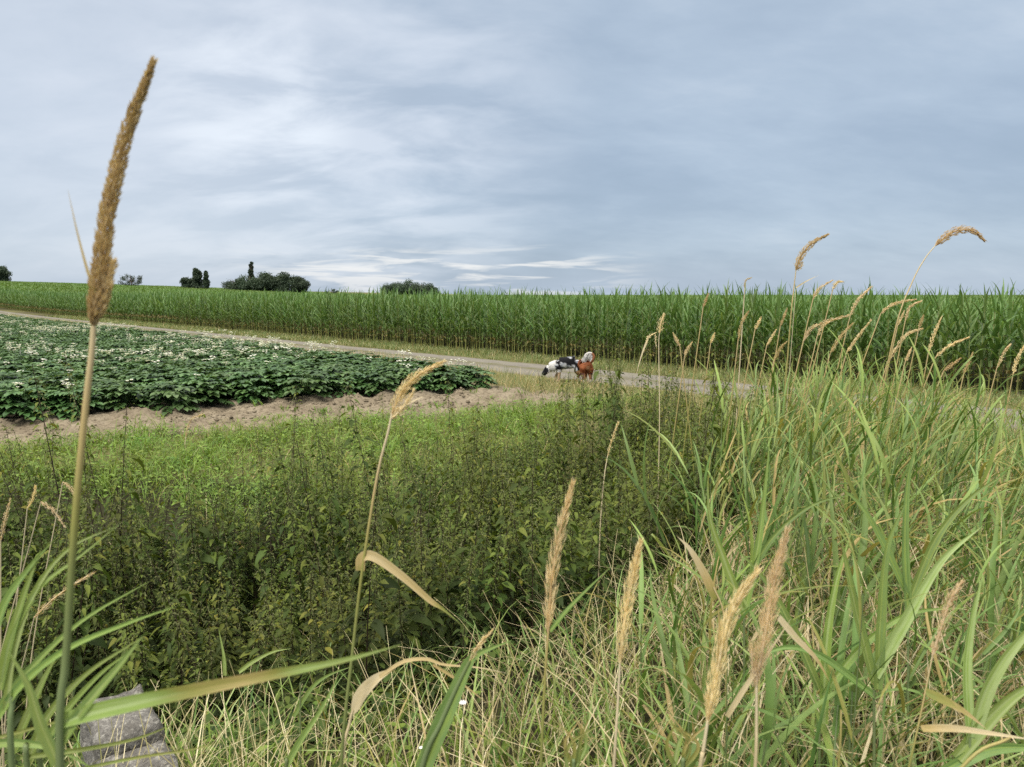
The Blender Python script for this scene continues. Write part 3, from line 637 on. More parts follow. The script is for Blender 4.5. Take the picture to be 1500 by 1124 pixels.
    k = rs.rand(n) < .2; e = P[k][:, -1]; d = P[k][:, -1]-P[k][:, -2]
    for j in range(9): g.join(spears(e-d*(.1*j)*1.3, d/np.linalg.norm(d, axis=1, keepdims=True)+rs.normal(0, .3, d.shape), .013, .0035))
    c = np.array([lat(205, 2.5), 2.5]); m = 330; q = np.column_stack([c[0]+rs.normal(0, .28, m), c[1]+rs.normal(-.05, .2, m)]); q = np.column_stack([q, zat(q[:, 0], q[:, 1])])
    G, _, _ = blades(q, rs.rand(m)*2*PI, .25+.38*rs.rand(m), rs.rand(m)*.4, R(25)+rs.rand(m)*R(60), .004+.004*rs.rand(m), seg=4, prof='straw'); g.join(G)
    tag(obj('fine_dry_grass', mesh_of('fine_dry_grass', g, STRAW)), 'fine pale flowering grass over the ditch head', 'dry grass', kind='stuff')
    def f7(x, y): return np.exp(-((y-2.7)/.5)**2)*sstep(.9, 0, x-.1)*(x > -2.6)
    p = scatter(1900, f7, (-2.6, .9, 1.5, 4.0), 30); n = len(p)
    G, P, T = blades(p, rs.rand(n)*2*PI, .2+.35*rs.rand(n), rs.rand(n)*.4, R(30)+rs.rand(n)*R(60), .008+.008*rs.rand(n), seg=5, prof='grass', fold=.3); g = Geo().join(G)
    n = len(p)//2; b = p[:n]+np.column_stack([rs.normal(0, .05, (n, 2)), .05+.2*rs.rand(n)])
    G, _, _ = blades(b, rs.rand(n)*2*PI, .04+.04*rs.rand(n), R(40)+rs.rand(n), R(90)+rs.rand(n)*.5, .03, seg=3, prof='leaf', fold=.2); g.join(G)
    tag(obj('ditch_head_grass', mesh_of('ditch_head_grass', g, GRASS)), 'short green grass over the ditch head', 'grass', kind='stuff')
build_grass()

# ------------------------------------------------------------------ single grass stalks with seed heads
def curve(pts, n):
    """smooth polyline through points"""
    pts = np.asarray(pts, float)
    if len(pts) == 2: return pts[0]+np.linspace(0, 1, n)[:, None]*(pts[1]-pts[0])
    P = np.concatenate([[2*pts[0]-pts[1]], pts, [2*pts[-1]-pts[-2]]]); out = []
    u = np.linspace(0, len(pts)-1-1e-6, n)
    for t in u:
        i = int(t); f = t-i; a, b, c, d = P[i:i+4]
        out.append(.5*(2*b+(c-a)*f+(2*a-5*b+4*c-d)*f*f+(3*b-a-3*c+d)*f**3))
    return np.array(out)
def seed_head(axis_pts, rad, n, l, w, spread=.5, shape=None, lobes=0):
    """spikelets packed round a bent axis; rad is the half width at its fullest"""
    A = curve(axis_pts, 60); T = np.gradient(A, axis=0); T /= np.linalg.norm(T, axis=1, keepdims=True)
    t = rs.rand(n); i = np.minimum((t*59).astype(int), 58); fr = (t*59-i)[:, None]; ph = rs.rand(n)*2*PI
    ref = np.array([0, 1., 0]); s1 = np.cross(T, ref); s1 /= np.linalg.norm(s1, axis=1, keepdims=True)+1e-9; s2 = np.cross(T, s1)
    rd = s1[i]*np.cos(ph)[:, None]+s2[i]*np.sin(ph)[:, None]
    env = (np.clip(t/.12, .25, 1)*np.clip((1-t)/.45, .10, 1)**.7) if shape is None else shape(t)
    if lobes: env = env*(.72+.42*np.sin(t*lobes*2*PI+1.7*np.sin(ph)+ph)**2)
    rr = rad*env*np.sqrt(rs.rand(n))
    p = A[i]*(1-fr)+A[i+1]*fr+rd*(rr*.75)[:, None]
    d = T[i]+rd*(spread*(.4+.8*rs.rand(n)))[:, None]
    return spears(p, d, l*(.6+.8*rs.rand(n)), w*(.7+.6*rs.rand(n))).join(tubes(A[None, ::6], rad*.14+.0006, 4))
def ribbon(pts, width, prof, up=(0, -.6, .8), seg=14, dry=None, fold=.3, rnd=.5, twist=0.):
    """one leaf blade along a bent line, with thickness"""
    P = curve(pts, seg+1); T = np.gradient(P, axis=0); T /= np.linalg.norm(T, axis=1, keepdims=True); t = np.linspace(0, 1, seg+1)
    s = np.cross(T, np.asarray(up, float)); s /= np.linalg.norm(s, axis=1, keepdims=True)+1e-9; n = np.cross(s, T)
    a = twist*t[:, None]; s, n = s*np.cos(a)+n*np.sin(a), n*np.cos(a)-s*np.sin(a)
    w = PROF[prof](t)*width/2; k = 9; a = np.linspace(-1, 1, k)
    V = P[:, None]+s[:, None]*(w[:, None]*a)[..., None]+n[:, None]*(w[:, None]*fold*np.abs(a)**1.3)[..., None]
    idx = np.arange((seg+1)*k).reshape(seg+1, k); g = Geo()
    q = np.concatenate([np.stack([idx[:-1, j], idx[:-1, j+1], idx[1:, j+1], idx[1:, j]], -1) for j in range(k-1)])
    stripe = rs.normal(0, .13, k); stripe[k//2] += .35; stripe[0] -= .1; stripe[-1] -= .1
    tt = np.zeros((seg+1, k, 3)); tt[..., 0] = rnd+stripe+rs.normal(0, .05, (seg+1, k)); tt[..., 1] = t[:, None]
    d = np.zeros(seg+1) if dry is None else np.interp(t, np.linspace(0, 1, len(dry)), dry); tt[..., 2] = np.clip(d[:, None]+np.where(d[:, None] > .02, 1, 0)*(.06*np.abs(a)**3+rs.normal(0, .05, (seg+1, k))), 0, 1)
    return g.add(V, q, np.clip(tt, 0, 1))
def stalk(label, head_px, D, stem_px=None, hw=6., leaf=(), n=260, mat=None, root=(0, 0), rw=None, dry_stem=(.9, 1.), group=None, lobes=3, shape=None, spread=.45, sl=None, cat='grass stalk', name='grass_stalk', stem_mat=None, extra=None):
    """a grass stalk: head along photograph pixels at D metres; stem from its foot on the ground; leaves"""
    pxm = D/FP; H = [at(x, y, D) for x, y in head_px] if head_px else []
    if stem_px: S = [at(x, y, D) for x, y in stem_px]
    else: S = [H[0]]
    lo = S[0]; d0 = (S[1]-S[0]) if len(S) > 1 else (H[1]-H[0]); d0 = d0/np.linalg.norm(d0)
    fx = lo[0]-d0[0]*max(0, lo[2]-.3)*.35+root[0]; fy = lo[1]+root[1]; foot = np.array([fx, fy, float(zat(fx, fy))-.02])
    mid = (foot+lo)/2-np.array([d0[0]*.05, 0, 0])
    pts = [foot, mid]+S+([H[0]] if (stem_px and H) else [])
    r = empty(name, foot); tag(r, label, cat, group)
    C = curve(pts, 26)-foot; rad = rw if rw else 1.05*pxm; tt = np.linspace(0, 1, 26)
    obj('stem', mesh_of('grass_stem', tubes(C[None], rad*(1.15-.5*tt), 6, rnd=.5, dry=np.interp(tt, np.linspace(0, 1, len(dry_stem)), dry_stem)), stem_mat or RSTEM), r)
    if H:
        rs_len = sum(np.linalg.norm(H[i+1]-H[i]) for i in range(len(H)-1))
        g = seed_head([h-foot for h in H], hw*pxm, n, sl if sl else max(.007, rs_len*.06), max(.0016, .9*pxm), spread, shape, lobes)
        if extra:
            for epx, ehw, en in extra:
                e = seed_head([at(x, y, D)-foot for x, y in epx], ehw*pxm, en, sl if sl else max(.007, rs_len*.06), max(.0016, .9*pxm), spread, None, 2)
                for tt_ in e.t: tt_[:, 0] = .75+.25*tt_[:, 0]
                g.join(e)
        obj('seed_head', mesh_of('seed_head', g, mat or SEED), r)
    for lf in leaf:
        px, wpx, prof = lf[:3]; kw = lf[3] if len(lf) > 3 else {}; kw = dict(kw); mt = kw.pop('mat', REED); dz = kw.pop('dz', 0)
        L = [at(x, y, D+dz*i/(len(px)-1))-foot for i, (x, y) in enumerate(px)]
        obj('leaf', mesh_of('grass_leaf', ribbon(L, wpx*pxm, prof, **kw), mt), r)
    return r
def build_stalks():
    rs.seed(40)
    G0 = (0, 0, .0)
    # the tall one close to the camera
    stalk('tallest grass stalk, its thick furry tan seed head rising far into the sky', [(137, 478), (141, 440), (148, 385), (160, 300), (186, 195), (224, 92)], .78,
          [(88, 1135), (97, 960), (110, 760), (125, 600), (134, 520)], hw=15.5, n=5200, mat=SEEDB, rw=.0042, dry_stem=(0, 0, .0, .15, .55, .75, .8), lobes=0, spread=.42, sl=.0072,
          shape=lambda t: np.interp(t, [0, .05, .14, .3, .6, .85, 1], [.25, .55, .85, .95, .85, .62, .12]), extra=[([(140, 470), (154, 430), (166, 385)], 10, 420), ([(138, 470), (150, 445), (160, 410)], 9, 260)],
          leaf=[([(90, 1056), (140, 1042), (250, 1018), (400, 988), (500, 968), (590, 944)], 27, 'blade', dict(up=(0, -.95, .3), dry=(.02, 0, 0, .02, .35, .5, .1, .15, .1, .1), rnd=.75, fold=.25, seg=26)),
                ([(134, 415), (125, 385), (112, 335), (99, 276)], 5, 'blade', dict(up=(0, -1, .1), dry=(.6, .65, .7), rnd=.5, fold=.2)),
                ([(88, 1090), (120, 1040), (175, 975), (210, 930)], 20, 'blade', dict(rnd=.7, up=(0, -.9, .3))),
                ([(86, 1120), (60, 1060), (40, 1000), (10, 950)], 22, 'blade', dict(rnd=.6, up=(0, -.9, .3)))])
    stalk('bent grass stalk leaning over the nettles with one curled orange leaf', [(574, 606), (588, 575), (612, 550), (650, 530)], 1.45,
          [(500, 1115), (517, 950), (530, 840), (552, 700), (568, 635)], hw=10, n=700, rw=.0035, dry_stem=(.1, .12, .2, .35, .9, 1), spread=.35, extra=[([(572, 615), (590, 598), (606, 572)], 8, 200)],
          leaf=[([(528, 836), (530, 818), (548, 816), (590, 845), (630, 880), (648, 892), (676, 915)], 17, 'blade', dict(dry=(.5, .6, .75, .7, .62, .3, .1), rnd=.6, up=(0, -.8, .5), seg=24)),
                ([(574, 612), (590, 596), (622, 580)], 9, 'blade', dict(dry=(1, 1, 1), mat=STRAW))])
    stalk('upright tan seed head on a dark stem in front of the nettles', [(803, 925), (808, 850), (820, 780), (838, 712)], 1.5, [(792, 1130), (798, 1000)], hw=11, n=900, rw=.0036, dry_stem=(.15, .2, .3, .6), spread=.3, stem_mat=RSTEM,
          leaf=[([(806, 925), (830, 895), (862, 862), (898, 828)], 8, 'blade', dict(rnd=.4))])
    stalk('short thick seed head with ragged base beside the ditch edge straw', [(908, 972), (916, 900), (928, 840), (938, 795)], 1.5, [(900, 1110), (905, 1030)], hw=12, n=900, rw=.0034, dry_stem=(.6, .9, 1), spread=.35)
    stalk('paler leaning seed head with long sheath, lower of the close pair', [(1036, 1060), (1050, 985), (1070, 900), (1107, 838)], 1.3, [(1024, 1135), (1030, 1100)], hw=13, n=1100, rw=.0042, dry_stem=(.5, .8, 1), spread=.3, lobes=2,
          leaf=[([(1052, 980), (1054, 930), (1052, 885)], 7, 'blade', dict(dry=(.6, .6, .6), mat=REED))])
    stalk('straight knobbly seed head, taller of the close pair over the bank', [(1108, 1000), (1122, 920), (1134, 850), (1152, 780)], 1.35, [(1106, 1130), (1108, 1060)], hw=14, n=1200, rw=.0036, dry_stem=(.5, .8, 1), spread=.32, lobes=4,
          extra=[([(1108, 1010), (1104, 985), (1100, 945)], 6, 120)],
          leaf=[([(1065, 1050), (1090, 1010), (1120, 965), (1160, 905)], 9, 'blade', dict(dry=(.8, .9, 1, 1)))])
    stalk('slender seed head on a thin grey stem among green reeds', [(1366, 960), (1380, 915), (1392, 880), (1410, 852)], 1.6, [(1330, 1130), (1350, 1040)], hw=10, n=520, rw=.0024, dry_stem=(.2, .3, .8), spread=.3)
    stalk('yellow green reed sheath just opening over the ditch head grass', [(688, 968), (702, 945), (721, 924)], 1.4, [(615, 1135), (645, 1060), (672, 1000)], hw=6, n=220, rw=.006, dry_stem=(0, 0, 0, .1), spread=.12, cat='reed', name='reed_plant',
          leaf=[([(618, 1130), (640, 1075), (664, 1020), (684, 975), (700, 958), (750, 938)], 30, 'blade', dict(rnd=.55, up=(0, -1, .2), seg=20))])
    stalk('dry folded reed leaf, pink tan, hanging from a broken stalk', None, 1.5, [(500, 1125), (512, 1060), (517, 1040)], rw=.004, dry_stem=(.7, .8, .9), cat='dry reed', name='dry_reed',
          leaf=[([(517, 1045), (530, 1018), (552, 995), (578, 980)], 20, 'leaf', dict(dry=(.95, .9, .9, .75), mat=REED)), ([(556, 992), (590, 970), (625, 966), (650, 974), (700, 978), (745, 987)], 7, 'blade', dict(dry=(.7, .65, .7, 1))),
                ([(634, 974), (660, 990), (690, 1012), (716, 1032)], 5, 'blade', dict(dry=(.6, .55, .7)))])
    stalk('bent pale reed leaf folded back over darker bank reeds', None, 2.0, [(1064, 985), (1060, 900), (1045, 860)], rw=.003, dry_stem=(.2, .5, .8), cat='dry reed', name='dry_reed', leaf=[([(1048, 878), (1030, 840), (1010, 805), (992, 786)], 17, 'blade', dict(dry=(.3, .7, .95, 1), mat=REED))])
    stalk('brown arched dead reed leaf between seed heads and reeds', None, 1.6, [(1230, 1100), (1232, 1040)], rw=.003, dry_stem=(.2, .5), cat='dry reed', name='dry_reed', leaf=[([(1140, 905), (1165, 935), (1195, 965), (1216, 1000)], 14, 'blade', dict(dry=(.95, .9, .7, .5)))])
    stalk('yellow and red streaked reed leaf low over the bank', None, 1.3, [(1400, 1135), (1480, 1080)], rw=.004, dry_stem=(.2, .5), cat='dry reed', name='dry_reed', leaf=[([(1356, 1015), (1385, 1028), (1415, 1045), (1445, 1068)], 18, 'blade', dict(dry=(.25, .3, .45, .6, .8))), ([(1350, 1068), (1400, 1068), (1460, 1076), (1520, 1085)], 13, 'blade', dict(dry=(.55, .8, .95, 1)))])
    # skyline
    stalk('curved brown seed head alone against the sky above the maize', [(1166, 396), (1172, 378), (1188, 358), (1212, 344)], 6.0, [(1158, 470), (1162, 430)], hw=7, n=650, mat=SEEDB, lobes=2, spread=.2, extra=[([(1166, 396), (1172, 392), (1176, 385)], 4, 40)], dry_stem=(.2, .5, .8))
    stalk('seed head bowed flat to one side against the sky on a reddish stem', [(1370, 360), (1384, 348), (1402, 338), (1424, 338), (1442, 352)], 6.0, [(1312, 480), (1337, 412), (1355, 379)], hw=7.5, n=800, mat=SEEDB, lobes=3, spread=.3, dry_stem=(.3, .7, .95))
    stalk('tiny hooked seed head just clearing the maize tops', [(1091, 422), (1092, 411), (1101, 407)], 7.5, hw=3, n=90, mat=SEEDB)
    stalk('thin bare reed tip slanting off the skyline stalk', None, 6.1, [(1162, 470), (1166, 424)], rw=.003, leaf=[([(1166, 422), (1180, 413), (1200, 403)], 3, 'blade', dict(dry=(.9, .9, 1)))])
    stalk('forked seed head with drooping side branch before the track', [(966, 488), (968, 474), (973, 460)], 5.5, [(966, 620), (965, 510)], hw=7, n=300, extra=[([(962, 487), (950, 494), (946, 506)], 3.5, 80), ([(960, 490), (961, 508)], 2.5, 40)], rw=.004,
          leaf=[([(950, 494), (940, 520), (931, 552)], 3, 'blade', dict(dry=(1, 1, 1), mat=STRAW))])
    stalk('small curled tan grass blade standing at the bare soil edge', [(272, 640), (279, 616), (297, 607)], 10.5, hw=3.0, n=110)
    stalk('small pale seed head standing up through the nettle tops', [(890, 668), (898, 640), (906, 618)], 5.2, [(880, 760), (885, 700)], hw=4, n=140)
    many = [[(1191, 438), (1200, 423), (1219, 411)], [(1220, 424), (1226, 414), (1235, 413)], [(1246, 460), (1258, 438), (1277, 420)], [(1177, 500), (1188, 482), (1215, 470), (1247, 461)], [(1197, 493), (1205, 478), (1215, 472)],
            [(1290, 460), (1308, 446), (1340, 439)], [(1326, 470), (1333, 450), (1350, 441)], [(1216, 518), (1231, 494), (1249, 474)], [(1240, 517), (1254, 497), (1275, 470)], [(1360, 517), (1368, 490), (1379, 465)], [(1300, 530), (1326, 492), (1350, 482)],
            [(1370, 524), (1390, 507), (1418, 495)], [(1346, 480), (1353, 462)], [(1315, 477), (1325, 455)], [(1382, 544), (1407, 525)], [(1412, 547), (1418, 532), (1425, 517)], [(1484, 548), (1490, 527), (1501, 505)], [(1081, 500), (1087, 473), (1096, 457)],
            [(1106, 483), (1115, 465)], [(1133, 530), (1142, 512), (1152, 501)], [(1041, 503), (1047, 488)], [(1003, 521), (1007, 512), (1014, 501)], [(996, 508), (991, 498), (986, 488)], [(1326, 530), (1335, 510)], [(1123, 507), (1137, 483)], [(1143, 478), (1153, 452)], [(1030, 450), (1038, 430)], [(1460, 540), (1472, 515), (1480, 505)]]
    for i, h in enumerate(many):
        stalk('tan dry seed head nodding above the bank reeds with maize behind', h, 4.6+3.2*rs.rand(), hw=2.6+1.3*rs.rand(), n=280, dry_stem=(.1, .3, .7), lobes=2+rs.randint(0, 3), group='dry seed heads over the bank reeds', spread=.3, mat=(SEED, SEEDB)[rs.rand() < .3])
    for h, hw in (([(1, 792), (8, 760), (15, 732)], 4), ([(60, 735), (78, 748), (95, 772)], 4.5), ([(92, 706), (104, 716), (112, 730)], 4), ([(50, 905), (85, 872), (138, 838)], 6), ([(40, 745), (50, 725), (52, 712)], 3)):
        stalk('dry straw coloured grass head drooping at the ditch end by the broad reed leaves', h, 2.0+1.2*rs.rand(), hw=hw, n=170, group='dry grass heads at the ditch end', spread=.4, lobes=3)
    # broad leaved reeds close by, one thing each
    def clump(label, foot_px, D, leaves, **k):
        stalk(label, None, D, [(foot_px[0], 1130), foot_px], rw=.005, dry_stem=(.1, 0), cat='reed', name='reed_plant', stem_mat=RSTEM, leaf=[(p, w*.68, 'blade', dict(fold=.5, rnd=.45+.5*rs.rand(), up=(0, -.9, .35), seg=18, **({'dry': d} if d else {}))) for p, w, d in leaves], **k)
    clump('broad leaved reed fanning up from the picture corner past the tall stalk', (18, 1020), 1.0, [([(10, 1040), (20, 960), (50, 870), (100, 805), (168, 772)], 20, None), ([(5, 1000), (20, 930), (60, 860), (118, 815), (178, 765)], 14, None), ([(0, 1010), (15, 940), (40, 860), (62, 800)], 26, None), ([(-10, 940), (10, 880), (45, 830), (80, 790)], 22, (.05, 0, .1)), ([(-20, 1080), (30, 1005), (100, 950), (190, 912), (260, 888)], 20, None)])
    clump('reed with stiff upright leaves rising behind the concrete block', (60, 1090), 1.15, [([(40, 1120), (70, 1050), (130, 985), (215, 930)], 22, None), ([(55, 1110), (95, 1045), (150, 985), (205, 945)], 18, None), ([(-30, 1075), (40, 985), (120, 910), (222, 850)], 18, None), ([(20, 1100), (45, 1040), (70, 985), (85, 960)], 22, (.1, 0, .05))])
    clump('low reed with long yellowing leaf across the concrete block', (40, 1110), 1.1, [([(30, 1110), (120, 1098), (200, 1082), (262, 1058)], 12, (.12, .15, .2)), ([(-20, 1090), (30, 1088), (90, 1100), (150, 1135)], 20, None), ([(-10, 1082), (30, 1072), (90, 1055), (130, 1040)], 9, (.2, .2, .15)), ([(100, 1130), (200, 1110), (280, 1098), (330, 1085)], 8, (.2, .25, .3))])
    clump('single green reed blade standing clear of the fine pale grass', (420, 1120), 1.7, [([(420, 1122), (440, 1085), (470, 1040), (498, 985)], 17, None)])
    clump('grey green reed stalk with leaf drooping toward the dry folded leaf', (440, 1000), 2.6, [([(350, 985), (370, 970), (400, 955), (428, 950)], 10, None), ([(430, 1050), (455, 1010), (480, 990), (520, 975)], 11, None), ([(330, 990), (328, 960), (320, 920)], 10, (.1, .05))])
    C = [((1280, 1010), 1.9, [([(1285, 1010), (1290, 900), (1300, 800), (1330, 730)], 26), ([(1280, 990), (1330, 900), (1380, 820), (1440, 770)], 30), ([(1280, 1000), (1255, 900), (1240, 830), (1232, 790)], 24), ([(1282, 1020), (1200, 960), (1140, 950), (1090, 985)], 18)]),
         ((1200, 1060), 2.0, [([(1205, 1060), (1210, 940), (1225, 850), (1250, 770)], 24), ([(1200, 1010), (1160, 920), (1120, 850), (1075, 800)], 22), ([(1205, 1020), (1260, 950), (1330, 900), (1420, 890)], 20)]),
         ((1420, 1080), 1.6, [([(1420, 1090), (1450, 1000), (1500, 930), (1560, 880)], 34), ([(1400, 1110), (1450, 1050), (1500, 1010), (1570, 985)], 36), ([(1420, 1080), (1415, 980), (1425, 900), (1440, 840)], 26), ([(1380, 1130), (1440, 1100), (1500, 1095), (1560, 1100)], 32)]),
         ((1090, 900), 2.3, [([(1090, 900), (1060, 820), (1040, 760), (1036, 700)], 20), ([(1092, 890), (1110, 800), (1120, 720), (1128, 640)], 18), ([(1090, 860), (1130, 790), (1190, 740), (1260, 722)], 14)]),
         ((1330, 900), 2.4, [([(1330, 900), (1325, 800), (1330, 700), (1345, 640)], 20), ([(1332, 880), (1370, 790), (1420, 730), (1480, 690)], 20), ([(1328, 870), (1290, 790), (1260, 740), (1225, 710)], 18)])]
    for i, (f, D, Ls) in enumerate(C):
        clump(('broad reed with one blade bending low across the bank', 'reed with spread blades between the two thick seed heads and the bank reeds', 'widest leaved reed filling the picture corner on the bank', 'tall reed at the bank edge over the pale straw tangle', 'tall upright reed with crossing blades, middle of the bank')[i], f, D, [(p, w, None) for p, w in Ls])
    def tuft(px, D, w):
        q = []
        for i in range(6): q.append(([(px+rs.normal(0, 8), 1135), (px+rs.normal(0, 15), 1090), (px+rs.normal(0, 40), 1060-20*rs.rand())], w, (.1*rs.rand(), .5*rs.rand(), .9*rs.rand())))
        clump('short yellowing reed shoot standing '+('under the pale close pair of seed heads' if px > 950 else 'beside the dark stemmed upright seed head'), (px, 1125), D, q)
    tuft(840, 1.5, 10); tuft(1000, 1.4, 11)
    # two small white flowers
    for (px, py), lab in (((678, 1032), 'small white flower in the grass beside the opening reed sheath'), ((617, 1097), 'tiny white flower low in the pale grass')):
        p = at(px, py, 1.75); r = empty('white_flower', (p[0], p[1], float(zat(p[0], p[1])))); tag(r, lab, 'flower'); h = p[2]-r.location[2]
        obj('stem', mesh_of('flower_stem', tubes(np.array([[[0, 0, 0], [.01, 0, h*.5], [0, 0, h]]]), .0012, 4, dry=0.), RSTEM), r)
        n = 9; G, _, _ = blades(np.repeat([[0, 0, h]], n, 0), np.arange(n)*2*PI/n, .012 if px > 650 else .007, R(50), R(75), .007, seg=3, prof='leaf'); obj('petal', mesh_of('flower_petal', G, WHITE), r)
build_stalks()

# ------------------------------------------------------------------ concrete blocks of the culvert head
def build_wall():
    D = 2.75; a = at(185, 1060, D); r = empty('stone_wall', (a[0], a[1], a[2]-.61), R(-50)); r.scale = (.98, .98, 1); r.rotation_euler[1] = R(6); tag(r, 'weathered concrete culvert wall with two broken blocks under the reeds', 'wall')
    SM = stone_mat()
    for (x0, x1, y0, y1, z0, z1, seed) in ((-.38, -.055, -.11, .14, .05, .57, 1), (-.045, .34, -.12, .13, .05, .53, 2)):
        nx, ny, nz = 14, 10, 14; bm = __import__('bmesh').new(); import bmesh
        bmesh.ops.create_cube(bm, size=1.0); bmesh.ops.subdivide_edges(bm, edges=bm.edges[:], cuts=11, use_grid_fill=True)
        for v in bm.verts:
            c = v.co.copy(); l = max(abs(c.x), abs(c.y), abs(c.z)); e = sorted((abs(c.x), abs(c.y), abs(c.z)))[1]
            k = 1-.09*max(0, (e-.36)/.14); c = Vector(((c.x*k+.5)*(x1-x0)+x0, (c.y*k+.5)*(y1-y0)+y0, (c.z*k+.5)*(z1-z0)+z0))
            c += Vector((mnoise.noise(c*9+Vector((seed, 0, 0))), mnoise.noise(c*9+Vector((0, seed, 5))), mnoise.noise(c*9+Vector((3, 0, seed)))))*.024+Vector((mnoise.noise(c*26)*.008, 0, mnoise.noise(c*28)*.012)); v.co = c
        me = bpy.data.meshes.new('concrete_block'); bm.to_mesh(me); bm.free(); me.materials.append(SM)
        for p in me.polygons: p.use_smooth = True
        obj('block', me, r)
build_wall()

# ------------------------------------------------------------------ dogs
def skin_body(name, verts, edges):
    me = bpy.data.meshes.new(name); me.from_pydata([v[:3] for v in verts], edges, []); o = bpy.data.objects.new(name, me); COL.objects.link(o)
    sk = o.modifiers.new('skin', 'SKIN'); sk.branch_smoothing = .6; sk.use_smooth_shade = True
    for i, v in enumerate(verts):
        r = v[3]; me.skin_vertices[0].data[i].radius = (r, r) if not isinstance(r, tuple) else r
    me.skin_vertices[0].data[0].use_root = True
    sb = o.modifiers.new('sub', 'SUBSURF'); sb.levels = 3; sb.render_levels = 3
    bpy.context.view_layer.update(); dg = bpy.context.evaluated_depsgraph_get(); out = bpy.data.meshes.new_from_object(o.evaluated_get(dg)); bpy.data.objects.remove(o); return out
def paint(me, fn):
    a = me.attributes.new('coat', 'FLOAT_COLOR', 'POINT')
    for i, v in enumerate(me.vertices): a.data[i].color = (*fn(v.co), 1)
def fur(me, n, l, w, fn, keep=None):
    """short hair over the body, coloured like the skin beneath"""
    vs = np.array([v.co for v in me.vertices]); ns = np.array([v.normal for v in me.vertices]); i = rs.randint(0, len(vs), n)
    if keep is not None: i = np.array([k for k in i if keep(vs[k])])
    d = ns[i]*.55+rs.normal(0, .25, (len(i), 3))+np.array([.25, 0, -.45]); g = spears(vs[i]-ns[i]*.005, d, l*(.6+.8*rs.rand(len(i))), w)
    f = mesh_of('dog_fur', g, []); a = f.attributes.new('coat', 'FLOAT_COLOR', 'POINT'); c = np.ones((len(i)*4, 4), np.float32)
    for k, p in enumerate(vs[i]): c[k*4:k*4+4, :3] = fn(Vector(p))
    a.data.foreach_set('color', c.ravel()); return f
def dog_legs(V, Ed, ch, pe, f, h):
    def chain(st, pts):
        p = st
        for q in pts: V.append(q); Ed.append((p, len(V)-1)); p = len(V)-1
    for s in (-1, 1):
        a, b = f[0 if s < 0 else 1], h[0 if s < 0 else 1]
        chain(ch, [(-.21, s*.085, .37, .07), (-.17, s*.09, .26, .045), (-.22+a, s*.09, .13, .036), (-.22+a, s*.09, .03, .036), (-.28+a, s*.09, .018, .026)])
        chain(pe, [(.33, s*.10, .40, .12), (.26+b*.4, s*.10, .27, .075), (.40+b, s*.09, .16, .036), (.36+b, s*.09, .03, .034), (.30+b, s*.09, .018, .027)])
